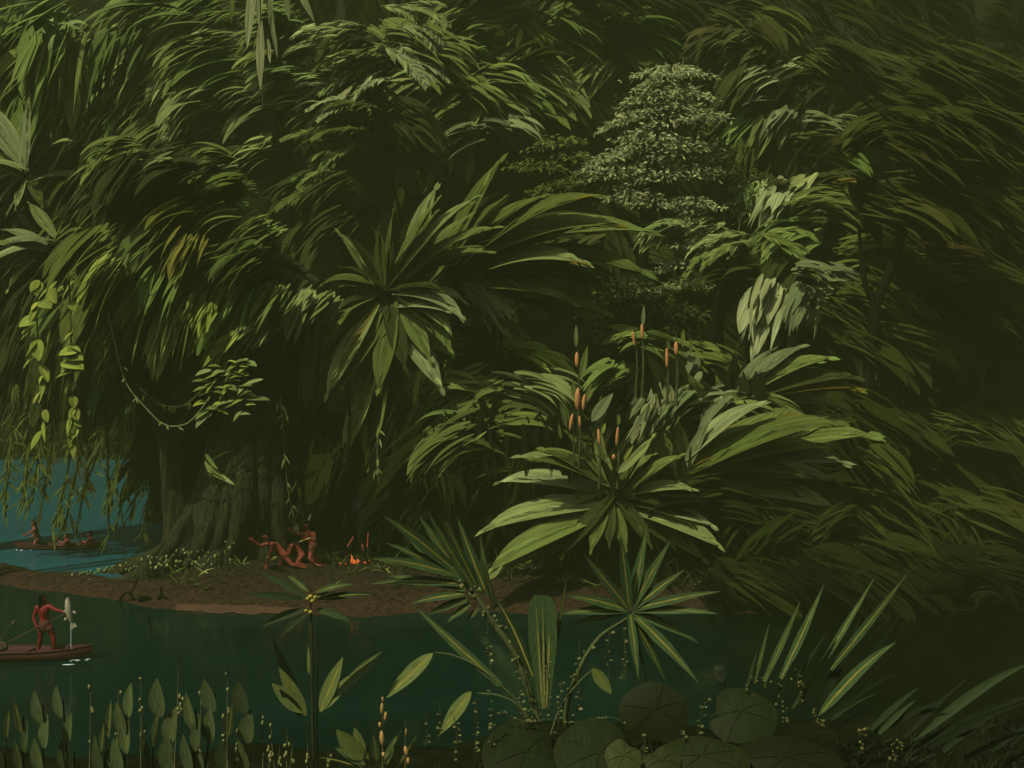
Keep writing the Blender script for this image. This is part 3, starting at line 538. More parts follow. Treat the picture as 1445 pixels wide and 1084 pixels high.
bush("plume_bush","dark bush of drooping plumes left of the spreading palm",40.8,690,[('P',680,615,60,14,6,200,14,95,11,1.1,'green'),('P',700,600,40,10,4,-12,14,80,11,1.1,'mid'),('P',720,650,60,20,8,192,20,80,9,.9,'mid'),('P',660,660,60,30,8,215,20,80,9,.8,'dark'),('P',740,640,60,20,6,-14,14,80,9,1,'mid'),('P',700,660,80,40,14,200,50,80,10,1,'dark',dict(dD=1))])
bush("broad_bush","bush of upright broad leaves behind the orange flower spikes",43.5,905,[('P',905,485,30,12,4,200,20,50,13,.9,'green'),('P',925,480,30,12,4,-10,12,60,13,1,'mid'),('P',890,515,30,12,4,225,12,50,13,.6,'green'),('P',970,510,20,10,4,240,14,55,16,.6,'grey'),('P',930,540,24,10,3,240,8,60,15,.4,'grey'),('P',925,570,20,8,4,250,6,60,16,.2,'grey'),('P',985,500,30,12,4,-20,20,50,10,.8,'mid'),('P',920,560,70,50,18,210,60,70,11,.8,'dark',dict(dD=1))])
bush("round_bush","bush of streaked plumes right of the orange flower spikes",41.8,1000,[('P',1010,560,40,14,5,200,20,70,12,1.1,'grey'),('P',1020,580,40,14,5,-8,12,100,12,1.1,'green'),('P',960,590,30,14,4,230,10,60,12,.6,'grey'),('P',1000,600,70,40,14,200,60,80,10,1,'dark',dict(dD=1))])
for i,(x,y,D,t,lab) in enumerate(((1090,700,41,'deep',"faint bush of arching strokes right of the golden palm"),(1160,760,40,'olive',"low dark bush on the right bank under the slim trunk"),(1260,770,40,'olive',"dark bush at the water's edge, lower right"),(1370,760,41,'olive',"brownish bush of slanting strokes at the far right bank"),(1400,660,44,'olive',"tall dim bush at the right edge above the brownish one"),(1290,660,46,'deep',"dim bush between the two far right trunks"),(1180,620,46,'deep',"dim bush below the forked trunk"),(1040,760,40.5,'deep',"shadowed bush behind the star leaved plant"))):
    bush("dim_bush",lab,D,x,[('P',x-20,y-50,80,20,8,-24,16,110,7,.6,t),('P',x-40,y,90,30,12,-30,16,100,8,.6,'deep'),('P',x-60,y-30,50,24,6,200,20,80,8,.9,'deep'),('P',x,y+20,90,40,14,-40,40,80,8,.6,'dark')],group="dim bushes on the right bank")  # dimness of the right bank put into the leaf tints
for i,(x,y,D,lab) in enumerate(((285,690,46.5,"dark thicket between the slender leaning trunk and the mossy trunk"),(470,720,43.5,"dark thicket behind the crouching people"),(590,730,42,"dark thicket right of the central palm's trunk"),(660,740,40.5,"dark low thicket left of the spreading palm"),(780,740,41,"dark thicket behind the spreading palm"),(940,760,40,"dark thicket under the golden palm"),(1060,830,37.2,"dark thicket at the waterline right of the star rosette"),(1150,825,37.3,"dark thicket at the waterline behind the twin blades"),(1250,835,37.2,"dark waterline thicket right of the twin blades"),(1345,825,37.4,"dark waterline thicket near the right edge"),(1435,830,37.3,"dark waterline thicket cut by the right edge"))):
    bush("shade_thicket",lab,D,x,[('P',x,y-50,60,36,10,250 if x<900 else -38,40,90,7,.7,'shade'),('P',x,y,60,30,14,250 if x<900 else -35,30,70,8,.5,'shade'),('P',x-10,y-100,50,40,12,265,14,90,6,.3,'dark'),('P',x,y-120,40,50,14,262,20,90,9,.4,'shade')],group="dark thickets at the foot of the palms") if D>37.6 or y<810 else bush("shade_thicket",lab,D,x,[("P",x-20,y-10,70,14,10,-28,14,80,6,.8,"shade"),("P",x-20,y-30,60,20,8,-32,14,90,6,.7,"dark"),("P",x,y+14,70,10,8,200,30,50,6,.8,"shade")],group="dark thickets at the foot of the palms")  # shade at the palms' feet drawn as thickets with near-black leaf tints

# ---------------------------------------------------------------- vines, epiphytes, hanging leaves
def hang(name,label,D,path,wpx,leaves,cat="vine",group=None,col=(.05,.07,.02)):
    """a hanging or looping vine: stem path in photo pixels, leaves (x,y,ang,len,width,tint)"""
    s=D/F; p0=at(*path[0],D); root=thing(name,label,cat,p0,group)
    mb=MB(); P=spline(np.array([at(x,y,D) for x,y in path]),16); tube(mb,P,np.full(16,wpx*s*.5),col,6)
    mb.build("stem",LEAF,root,loc=p0)
    if leaves:
        mb=MB()
        for x,y,a,l,wd,t in leaves:
            th=R(a); blades(mb,at(x,y,D-.05),(math.cos(th),-.3,math.sin(th)),l*s,wd*s,.6,tintarr(t,1,.15),segs=6,prof='leaf',twist=.2)
        mb.build("leaves",LEAF,root,loc=p0)
    return root
def leafrun(path,n,ang,ln,wd,tint,jit=6):
    P=spline(np.array(path,float),40); out=[]
    for k in range(n):
        i=rng.integers(0,40); sg=rng.choice([-1,1])
        out.append((P[i][0]+rng.normal(0,jit*.4),P[i][1]+rng.normal(0,jit*.4),(ang if sg<0 else 180-ang)+rng.normal(0,25),ln*rng.uniform(.6,1.3),wd*rng.uniform(.7,1.3),tint))
    return out
p=[(54,395),(52,450),(58,520),(62,605)]
hang("hanging_vine","yellow green leafed vine hanging below the left palms, the one nearer the left edge",37.2,p,2.4,leafrun(p,22,-60,24,11,'lime')+[(55,425,-20,24,20,'lime'),(52,450,200,26,22,'lime'),(50,478,-70,34,22,'lime'),(72,408,-60,24,22,'lime')])
p=[(97,385),(100,470),(101,560),(106,635)]
hang("hanging_vine","vine with round bright leaves hanging left of the mossy tree's crown",37.0,p,2.4,leafrun(p,20,-60,20,11,'lime')+[(112,495,185,28,24,'lime'),(86,512,-5,40,24,'lime'),(118,522,190,38,22,'lime'),(95,500,-10,28,20,'lime'),(78,405,30,24,20,'yellow'),(103,575,-60,22,14,'lime')])
for i,(x,y,dx,ln,lab) in enumerate(((14,650,-8,60,"strand nearest the left edge"),(70,655,-14,70,"strand right of the canoe's standing figure"),(98,650,-20,95,"long strand above the middle of the far canoe"),(125,660,-16,80,"strand above the far canoe's last figure"),(152,640,2,120,"straight strand left of the mossy roots"),(205,650,-22,80,"strand close to the slender leaning trunk"),(38,660,-6,50,"short strand near the left edge"),(190,640,-26,100,"long slanting strand left of the slender trunk"),(55,640,-10,70,"leafy strand above the pole of the far canoe"),(112,640,-22,110,"leaning strand between the far canoe's last two figures"),(168,640,-16,90,"strand above open water right of the far canoe"),(222,640,-20,110,"strand brushing the slender trunk"),(140,630,-24,70,"short leaning strand right of centre of the lagoon"))):
    p=[(x-dx*.8,y-120),(x-dx*.2,y-40),(x,y),(x+dx,y+ln)]
    hang("hanging_strand","dark mossy "+lab+", hanging over the lagoon",45.5,p,3.0,leafrun(p,46,-75,26,3.2,'olive' if i%2 else 'mid',4),group="strands hanging over the lagoon")
p=[(152,440),(168,510),(180,545),(205,575),(232,600),(262,599),(282,580),(296,560)]
hang("looping_vine","pale looping vine slung between the slender trunk and the mossy tree",38.2,p,2.2,leafrun(p,10,-40,9,3,'light',3),col=(.16,.19,.07))
p=[(190,540),(225,570),(260,572),(290,545)]
hang("looping_vine","dark looping vine above the pale one by the slender trunk",38.6,p,2.6,leafrun(p,12,-60,10,4,'deep',4))
p=[(396,560),(400,610),(405,680),(412,720),(418,742)]
hang("trunk_vine","thin pale vine down the right side of the mossy trunk",39.9,p,1.5,leafrun(p,16,-70,14,3,'light',4),col=(.10,.13,.05))
for q,l_ in (([(420,470),(424,560),(416,650),(428,730)],"left one, behind the kneeling person"),([(452,480),(446,580),(458,660),(470,760)],"middle one, left of the campfire"),([(488,520),(494,600),(486,690),(512,780)],"right one, above the campfire")):
    hang("dark_liana","dark liana hanging in shade beside the mossy trunk, "+l_,40.6,q,4.5,leafrun(q,10,-70,16,4,'deep',4),col=(.012,.014,.005),group="dark lianas beside the mossy trunk")
p=[(534,600),(532,660),(535,720),(534,760)]
hang("trunk_vine","thin pale vine down the central palm's trunk",40.4,p,1.5,leafrun(p,18,-75,14,3,'light',5),col=(.10,.13,.05))
p=[(585,640),(583,680),(586,730)]
hang("trunk_vine","short pale vine among the thicket right of the central palm",40.2,p,1.3,leafrun(p,10,-75,12,3,'light',3),col=(.10,.13,.05))
def clusterplant(name,label,D,cx,cy,leaves,cat="plant",group=None):
    s=D/F; p0=at(cx,cy,D); root=thing(name,label,cat,p0,group); mb=MB(); sm=MB()
    for x,y,a,l,wd,dr,t in leaves:
        th=R(a); q=at(x,y,D-.1)
        blades(mb,q,(math.cos(th),rng.uniform(-.5,-.1),math.sin(th)),l*s,wd*s,dr,tintarr(t,1,.15),segs=7,prof='leaf',twist=.15)
        tube(sm,spline(np.array([p0,(p0+q)/2+np.array((0,0,.05)),q]),5),np.full(5,.8*s),(.04,.05,.02),5)
    sm.build("stem",LEAF,root,loc=p0); mb.build("leaves",LEAF,root,loc=p0); return root
L=[(372,535,195,30,9,.2,'light'),(345,563,2,38,13,.3,'light')]
for k in range(46):
    x=300+rng.uniform(-8,55); y=510+rng.uniform(0,75)
    L.append((x,y,rng.choice([185,20,200,0])+rng.normal(0,16),rng.uniform(14,28),rng.uniform(6,11),.7,rng.choice(['light','lime','green'])))
clusterplant("perched_plant","bright leafy plant growing on the front of the mossy trunk",37.3,300,570,L)
clusterplant("perched_plant","small tuft of pale curved leaves low on the mossy trunk",37.0,292,668,[(292,664,-20,50,9,.2,'light'),(290,655,-30,40,7,.2,'green'),(290,640,-50,34,6,-.6,'green'),(292,668,-28,46,6,.3,'mid'),(289,650,-60,24,5,-.6,'light'),(298,650,30,36,6,.3,'deep')])
mb=MB(); 
def spears(D,rows,label,name,group=None):
    p0=at(rows[0][0],rows[0][1],D); root=thing(name,label,"plant",p0,group); s=D/F
    for x,y,a,l,wd,t in rows:
        m=MB(); th=R(a); blades(m,at(x,y,D+rng.normal(0,.1)),(math.cos(th),-.1,math.sin(th)),l*s,wd*s,.15,tintarr(t,1,.1),segs=9,prof='leaf',twist=.1,fold=.15,nh=(-.2,-.9,.3)); m.build("leaf",LEAF,root,loc=p0)
    m=MB(); tube(m,np.array([at(340,-30,D),at(370,-22,D),at(430,-26,D)]),np.full(3,3*s),(.04,.05,.02),6); m.build("stem",LEAF,root,loc=p0)
spears(48,[(358,-28,266,100,15,'pale'),(368,-24,268,60,12,'pale'),(385,-25,266,60,9,'grey'),(402,-24,-82,56,10,'grey'),(415,-26,-62,66,10,'pale'),(330,-30,268,66,8,'mid'),(376,-20,-80,110,9,'grey')],"cluster of long pale spear leaves hanging from above the top edge","hanging_spears")
D=47.5; p0=at(368,30,D); root=thing("hanging_spear","single long pale pointed leaf on a string, below the hanging cluster","plant",p0)
m=MB(); s=D/F; blades(m,at(368,30,D),(.02,-.1,-1),100*s,13*s,.1,tintarr('pale',1,.05),segs=9,prof='spear',nh=(-.2,-.9,.3)); blades(m,at(378,55,D),(.12,-.1,-1),36*s,7*s,.1,tintarr('pale',1,.05),segs=6,prof='spear',nh=(-.2,-.9,.3)); m.build("leaf",LEAF,root,loc=p0)
m=MB(); tube(m,spline(np.array([at(366,-30,D),at(368,30,D),at(371,150,D)]),6),np.full(6,1*s),(.05,.06,.02),5); m.build("stem",LEAF,root,loc=p0)

# ---------------------------------------------------------------- orange flower spikes
def flower(label,D,x,y0,y1,petals,leaves):
    p0=at(x,y1,D); s=D/F; root=thing("flower_spike",label,"flower",p0,"orange flower spikes in mid picture")
    m=MB(); tube(m,spline(np.array([at(x,y1,D),at(x+2,(y0+y1)/2,D),at(x,y0,D)]),8),np.linspace(2.2,.8,8)*s,(.05,.06,.02),6); m.build("stem",LEAF,root,loc=p0)
    for px,py,l,wd in petals:
        m=MB(); ell(m,at(px,py,D-.15),(wd*.5*s,wd*.4*s,l*.5*s),(.55,.26,.085),(rng.normal(0,.08),-.1,1)); m.build("petal",PETAL,root,True,loc=p0)
    for px,py,a,l,wd,t in leaves:
        m=MB(); th=R(a); blades(m,at(px,py,D-.1),(math.cos(th),-.15,math.sin(th)),l*s,wd*s,.15,tintarr(t,1,.1),segs=7,prof='leaf',twist=.1,nh=(-.3,-.8,.4)); m.build("leaf",LEAF,root,loc=p0)
flower("tallest orange flower spike with a long pointed bract, the highest left one",37.6,815,462,640,[(814,508,22,6)],[(813,490,91,32,6,'light'),(820,535,80,48,10,'green'),(810,560,93,24,8,'green')])
flower("orange flower spike with two large petals, under the tallest one",37.5,817,535,660,[(815,563,32,8),(824,568,24,6),(818,595,16,4)],[(826,570,75,30,7,'green'),(835,595,55,50,18,'grey'),(806,600,110,40,7,'green')])
flower("orange flower spike leaning left, lowest of the left ones",37.4,808,580,680,[(806,596,26,6)],[(800,605,105,40,6,'grey'),(792,620,100,24,5,'green')])
flower("small straight orange flower spike right of the leaning one",37.4,845,600,690,[(845,617,24,5)],[(852,640,100,34,8,'light'),(850,612,75,16,5,'lime')])
flower("orange flower spike with a pale bract above the spreading palm",37.3,871,585,690,[(871,616,28,5),(866,645,8,5)],[(873,600,88,16,5,'green'),(880,650,60,26,6,'lime'),(872,668,45,60,14,'light')])
flower("dim orange flower spike pair under the dark fine leaves, left one",41.0,897,470,560,[(894,478,24,4)],[])
flower("orange flower spike with tall grey green bract under the dark fine leaves",41.0,906,450,560,[(906,468,22,5)],[(907,460,88,30,6,'grey')])
flower("orange flower spike low among dark stems, right group",40.8,941,480,570,[(941,505,28,5)],[(943,495,88,16,5,'green')])
flower("orange flower spike beside a lime bract, right group",40.8,954,470,570,[(954,492,20,6)],[(963,490,88,26,6,'lime'),(975,500,92,24,4,'green')])

# ---------------------------------------------------------------- undergrowth on the bank
m=MB()
for _ in range(420):
    x=rng.uniform(130,1300); D=rng.uniform(37.4,43) ; b=basept(x,D)
    if b[2]<.35 or (345<x<470 and D<39.6): continue
    n=5; th=np.radians(rng.uniform(20,160,n)); Dv=np.stack([np.cos(th),rng.uniform(-.6,.2,n),np.sin(th)],-1)
    t=rng.choice(['mid','deep','olive','light'],p=[.35,.35,.22,.08])
    blades(m,np.tile(b,(n,1))+rng.normal(0,.1,(n,3))*(1,1,0),Dv,rng.uniform(.2,.75,n)*(1 if x<620 else 1.7),.05,1.0,tintarr(t,n),segs=4)
tag(m.build("ground_cover",LEAF),"short grass and sprouts growing on the river bank","grass",kind="stuff")
m=MB()
for _ in range(900):
    x=rng.uniform(0,1000); D=shoreD(x)+rng.uniform(.05,3.2)+.2; bb=basept(x,D)
    if bb[2]<.06: continue
    th=rng.uniform(0,6.28); blades(m,bb+np.array((0,0,.03)),(math.cos(th),math.sin(th),.15),rng.uniform(.08,.26),rng.uniform(.04,.09),.4,tintarr([(.05,.03,.012),(.02,.012,.006),(.07,.055,.02),(.035,.04,.012)][rng.integers(4)],1,.3),segs=3,prof='leaf',nh=(0,0,1))
tag(m.build("leaf_litter",LEAF),"fallen brown leaves scattered on the muddy bank","leaf litter",kind="stuff")
m=MB()
for x,y in ((103,780),(110,795),(128,793),(150,795),(163,790),(190,765),(182,770),(135,798),(170,800),(60,803),(20,806)):
    pass
for _ in range(90):
    x=rng.uniform(100,330); t=(x-100)/230; y=812-14*t-rng.uniform(0,40)*t; D=rng.uniform(39.0,41.2); s=D/F
    ell(m,at(x,y,38.6 if x>210 else 40.6),np.array((2.0,2.0,2.6))*s*rng.uniform(.5,1.2),tintarr('light',1,.3)[0],None,6,4)
tag(m.build("moss_tufts",LEAF,smooth=True),"small mossy tufts dotted over the buttress roots","moss",kind="stuff")
SAND=noise_material("pale_sand",(.048,.026,.013),(.066,.036,.018),2,bump=.3)
X=np.linspace(0,1,24); m=MB(); V=[]
for t in X:
    px=250+t*175; yy=858+t*6; hw=5.5*math.sin(math.pi*min(1,t*.93+.07))**.5*(1+.25*math.sin(t*23)+.15*math.sin(t*51))
    D0=HC*F/(yy-HY); a=at(px,yy-hw,D0); c=at(px,yy+hw*.9,D0)
    V.append([(a[0],HC*F/(yy-hw-HY),.06),((px-CX)*(D0)/F,D0-.05,.17),(c[0],HC*F/(yy+hw-HY),.02)])
V=np.array(V); i=np.arange(72).reshape(24,3); m.add(V.reshape(-1,3),np.concatenate([np.stack([i[:-1,k],i[:-1,k+1],i[1:,k+1],i[1:,k]],-1) for k in (0,1)])[:,::-1],(1,1,1)); o=m.build("sand_bar",SAND,smooth=True); o["kind"]="structure"
def drift(label,D,path,w0,w1,twigs=()):
    p0=at(*path[0],D); s=D/F; root=thing("driftwood",label,"driftwood",p0,"driftwood along the shore"); m=MB()
    tube(m,spline(np.array([at(x,y,D+rng.normal(0,.1)) for x,y in path]),9),np.linspace(w0,w1,9)*s*.5,(1,1,1),8,.2,seed=2)
    for q in twigs: tube(m,spline(np.array([at(x,y,D-.1) for x,y in q]),6),np.linspace(w1,w1*.4,6)*s*.5,(1,1,1),6,.1)
    m.build("branch",BARK,root,smooth=True,loc=p0)
drift("arched dark driftwood branch on the muddy shore at left",37.6,[(167,855),(172,842),(182,836),(190,848)],4,3,[[(184,838),(190,828),(193,818)]])
drift("dark lump of driftwood on the mud right of the arched branch",37.4,[(196,845),(204,843),(214,845)],8,5,[[(206,855),(214,856),(218,854)]])
drift("thin forked driftwood twig sticking out of the bank",37.3,[(222,846),(228,838),(226,828)],5,2,[[(228,838),(236,846),(240,850)]])
drift("slender sunken stick standing in the water under the shore",33.5,[(210,868),(213,890),(218,920)],3,2.5)

# ---------------------------------------------------------------- people
def capsule(bm_v,bm_f,a,b,ra,rb,n=10):
    a=np.array(a,float); b=np.array(b,float); d=b-a; L=np.linalg.norm(d)
    d=d/L if L>1e-6 else np.array((0,0,1.))
    ref=np.array((0,1.,0)) if abs(d[1])<.9 else np.array((1.,0,0)); u=norm(np.cross(d,ref)); v=np.cross(d,u)
    rings=[]
    for t in (-90,-60,-30,0): rings.append((a+d*ra*math.sin(R(t)),max(ra*math.cos(R(t)),.002)))
    for t in (0,30,60,90): rings.append((b+d*rb*math.sin(R(t)),max(rb*math.cos(R(t)),.002)))
    o=len(bm_v); th=np.linspace(0,2*np.pi,n,endpoint=False)
    for c,r in rings:
        for t in th: bm_v.append(tuple(c+(u*math.cos(t)+v*math.sin(t))*r))
    for i in range(len(rings)-1):
        for k in range(n):
            bm_f.append((o+i*n+k,o+i*n+(k+1)%n,o+(i+1)*n+(k+1)%n,o+(i+1)*n+k))
    bm_f.append(tuple(o+k for k in range(n))[::-1]); bm_f.append(tuple(o+(len(rings)-1)*n+k for k in range(n)))
def body(name,parts,mat,root,vox,loc):
    v=[];f=[]
    for a,b,ra,rb in parts: capsule(v,f,a,b,ra,rb)
    me=bpy.data.meshes.new("tmp"); me.from_pydata(v,[],f); o=bpy.data.objects.new("tmp",me); COL.objects.link(o)
    r=o.modifiers.new("r",'REMESH'); r.mode='VOXEL'; r.voxel_size=vox
    sm=o.modifiers.new("s",'SMOOTH'); sm.factor=.5; sm.iterations=3
    dg=bpy.context.evaluated_depsgraph_get(); me2=bpy.data.meshes.new_from_object(o.evaluated_get(dg))
    bpy.data.objects.remove(o); bpy.data.meshes.remove(me)
    me2.name=name; me2.materials.clear(); me2.materials.append(mat); me2.transform(Matrix.Translation([-float(a) for a in loc]))
    for p in me2.polygons: p.use_smooth=True
    q=bpy.data.objects.new(name,me2); COL.objects.link(q); q.parent=root; return q
def hand(parts,wr,el,k,curl=0.,spread=1.,up=np.array((0,0,1.))):
    """palm, four fingers and a thumb beyond the wrist; k = figure scale"""
    d=norm(np.array(wr)-np.array(el)); n=norm(np.cross(d,up)+1e-6); pn=np.cross(n,d)     # pn: across the palm
    w0=np.array(wr); palm=w0+d*.085*k
    for q in (-.028,0,.028): parts.append((w0+pn*q*.6*k,palm+pn*q*k,.019*k,.016*k))
    for j,(q,l) in enumerate(((-.033,.070),(-.011,.085),(.011,.080),(.033,.062))):
        p1=palm+pn*q*k; dd=norm(d+pn*q*5*spread-n*curl*.6); p2=p1+dd*l*.5*k; d3=norm(dd-n*curl*1.2); p3=p2+d3*l*.5*k
        parts.append((p1,p2,.0105*k,.0095*k)); parts.append((p2,p3,.0095*k,.0075*k))
    t0=w0+d*.03*k+pn*.026*k; t1=t0+norm(d*.6+pn*.8-n*.3)*.045*k; parts.append((t0,t1,.0125*k,.011*k)); parts.append((t1,t1+norm(d+pn*.3-n*.4*curl)*.034*k,.011*k,.008*k))
def person(label,D,J,k,face,skin=SKIN,hair='long',feathers=(),loin=True,group=None,mouth=True,curls=(0.2,0.2),rr=1.0):
    """J: joints (px,py,dz); k: figure scale (1 = 1.7 m tall); face: unit direction the face looks"""
    A={n:at(q[0],q[1],D+(q[2] if len(q)>2 else 0)) for n,q in J.items()}
    p0=A['pelvis'].copy(); root=thing("person",label,"person",p0,group)
    P=[]; hd=A['head']; f=norm(np.array(face,float)); up=norm(hd-A['neck']); up=norm(up-.6*f*np.dot(up,f)); rt=np.cross(f,up)
    hk=k*.122
    P+= [(hd+up*.25*hk-f*.1*hk,hd+up*.28*hk+f*.12*hk,.80*hk,.74*hk),(hd-up*.15*hk+f*.1*hk,hd-up*.62*hk+f*.30*hk,.66*hk,.40*hk),
         (hd+f*.74*hk+up*.12*hk,hd+f*.95*hk-up*.12*hk,.07*hk,.13*hk),            # nose
         (hd+f*.62*hk+up*.28*hk-rt*.3*hk,hd+f*.62*hk+up*.28*hk+rt*.3*hk,.14*hk,.14*hk), # brow
         (hd+rt*.78*hk-up*.12*hk,hd+rt*.80*hk+up*.12*hk,.12*hk,.14*hk),(hd-rt*.78*hk-up*.12*hk,hd-rt*.80*hk+up*.12*hk,.12*hk,.14*hk), # ears
         (hd-up*.50*hk-f*.1*hk,A['neck'],.42*hk,.50*hk)]
    T=A['chest']; W=A.get('waist',(T+A['pelvis'])/2)
    P+= [(A['neck'],T,.06*k*rr,.115*k*rr),(T,W,.125*k*rr,.105*k*rr),(W,A['pelvis'],.105*k*rr,.125*k*rr)]
    for sd in 'lr':
        if 'sh'+sd in A:
            S,E,H=A['sh'+sd],A['el'+sd],A['ha'+sd]
            P+=[(T+(A['neck']-T)*.45,S,.08*k*rr,.062*k*rr),(S,T,.062*k*rr,.10*k*rr),(S,S+(E-S)*.45,.056*k*rr,.050*k*rr),(S+(E-S)*.45,E,.050*k*rr,.037*k*rr),(E,E+(H-E)*.35,.038*k*rr,.038*k*rr),(E+(H-E)*.35,H,.038*k*rr,.024*k*rr)]
            hand(P,H,E,k,curls[0 if sd=='l' else 1])
        if 'kn'+sd in A:
            h=A['hi'+sd]; kn,ft=A['kn'+sd],A['ft'+sd]
            P+=[(A['pelvis'],h,.115*k*rr,.095*k*rr),(h,h+(kn-h)*.5,.092*k*rr,.076*k*rr),(h+(kn-h)*.5,kn,.076*k*rr,.052*k*rr),(kn,kn+(ft-kn)*.35,.054*k*rr,.058*k*rr),(kn+(ft-kn)*.35,ft,.058*k*rr,.032*k*rr)]
            td=np.array(J.get('toe'+sd,(f[0],f[1],0)),float); td=norm(td)
            P+=[(ft,ft+td*.17*k,.036*k,.026*k),(ft-td*.03*k,ft+td*.08*k,.036*k,.034*k)]
    body("body",P,skin,root,.0095*k,p0)
    def blob(nm,lst,mat,vox=.016): return body(nm,lst,mat,root,vox*k,p0)
    H=[(hd+up*.38*hk-f*.22*hk,hd+up*.50*hk+f*.16*hk,.86*hk,.66*hk),(hd+up*.2*hk-f*.40*hk,hd-up*.55*hk-f*.5*hk,.72*hk,.5*hk)]
    if hair=='long':
        for q in (-.5,0,.5): H.append((hd-up*.3*hk-f*.5*hk+rt*q*hk,A['neck']-up*(.9-.3*abs(q))*hk-f*.85*hk+rt*q*1.3*hk,.42*hk,.24*hk))
        for q in (-.72,.72): H.append((hd+up*.2*hk+rt*q*hk-f*.15*hk,hd-up*.75*hk+rt*q*1.15*hk-f*.25*hk,.26*hk,.18*hk))
    hairo=blob("hair",H,HAIR,.012)
    for q in (-.30,.30):
        m=MB(); ell(m,hd+f*.70*hk+up*.08*hk+rt*q*hk,np.array((.12,.12,.09))*hk,(1,1,1),None,8,6); m.build("eye",HAIR,root,True,loc=p0)
    m=MB(); ell(m,hd+f*.66*hk-up*.42*hk,np.array((.20,.14,.24 if mouth else .08))*hk,(1,1,1),f*.0+up,8,6); m.build("mouth",simple("mouth",(.03,.006,.005),.6),root,True,loc=p0)
    if loin:
        blob("loincloth",[(A['pelvis']+np.array((0,0,.05))*k,A['pelvis']-np.array((0,0,.05))*k,.137*k*rr,.135*k*rr)]+[(A['pelvis'],A['hi'+s_]+(A['kn'+s_]-A['hi'+s_])*.22,.12*k*rr,.103*k*rr) for s_ in 'lr' if 'kn'+s_ in A],CLOTH)
    for (dx,dz,l,c) in feathers:
        m=MB(); blades(m,hd+up*.8*hk-f*.3*hk+rt*.1*dx*hk,(dx,.05,dz),l*k,.055*k,.5,(.02,.02,.02) if c=='k' else (.35,.33,.25),segs=7,prof='leaf',twist=.05,nh=(0,-1,.2)); m.build("feather",LEAF,hairo,loc=p0)
    return root,A
G="people crouching under the mossy tree"
FACE=(-.75,-.66,.1)
person("crouching person on hands and knees reaching out to the left, foremost of the three",39.0,dict(head=(375.5,757.5,-.1),neck=(381,764.5,0),chest=(388.5,771,0),waist=(396,777.5,0),pelvis=(402,784.5,0),
  shl=(384,768.5,-.30),ell=(381,783,-.36),hal=(377,796,-.34),shr=(380,767,.22),elr=(367,770,.1),har=(357,763,-.05),
  hil=(403.5,786,-.18),knl=(412,797,-.28),ftl=(424,800,-.2),hir=(401,786,.15),knr=(395,799,.05),ftr=(408,803.5,-.02),toel=(1,0,-.1),toer=(1,0,-.1)),1.34,(-.8,-.6,.05),group=G,curls=(.1,.15),loin=False)
person("person crouching low in the middle of the group, back bent and head raised",39.9,dict(head=(405,760.5,-.25),neck=(410,766,0),chest=(415.5,770.5,0),waist=(421,776,0),pelvis=(425.5,783,0),
  shl=(412,770,-.28),ell=(408,781,-.32),hal=(404,792,-.3),shr=(411,768.5,.25),elr=(404,782,.25),har=(399,791,.2),
  hil=(426,785,-.16),knl=(419,795,-.3),ftl=(431,798,-.25),hir=(427,785,.16),knr=(423,795,.2),ftr=(434,797,.2),toel=(1,0,-.1),toer=(1,0,-.1)),1.34,(-.85,-.5,.1),skin=SKIN,group=G,loin=False)
_,A3=person("kneeling person with a black feather headdress stretching an arm out, rearmost of the group",39.6,dict(head=(433.5,741.5,-.05),neck=(435.5,749,0),chest=(438,756,0),waist=(440.5,764,0),pelvis=(442,773,0),
  shl=(443,753,-.2),ell=(444.5,762,-.28),hal=(432.5,760.5,-.42),shr=(430,753,.2),elr=(418,753.8,.1),har=(410.5,748.5,0),
  hil=(440,776,-.15),knl=(437,788,-.4),ftl=(446,797,-.35),hir=(443,776,.13),knr=(448,792,.1),ftr=(456,798,.1),toel=(.8,-.3,-.1),toer=(1,0,-.1)),1.34,(-.8,-.6,-.02),group=G,feathers=((.3,1,.28,'w'),(.8,.75,.42,'k'),(.55,.95,.36,'k')),curls=(.7,.2))
p0=A3['hal']; root=thing("knife","pale short blade in the kneeling person's hand","knife",p0); m=MB()
blades(m,p0+np.array((.2,-.02,.06)),(-1,-.1,-.35),.55,.07,0,(.30,.24,.08),segs=4,prof='leaf'); m.build("blade",LEAF,root,loc=p0)
m=MB(); tube(m,np.array([p0+np.array((.18,-.02,.06)),p0+np.array((.36,0,.12))]),[.025,.02],(.1,.07,.03),6); m.build("handle",POLE,root,loc=p0)

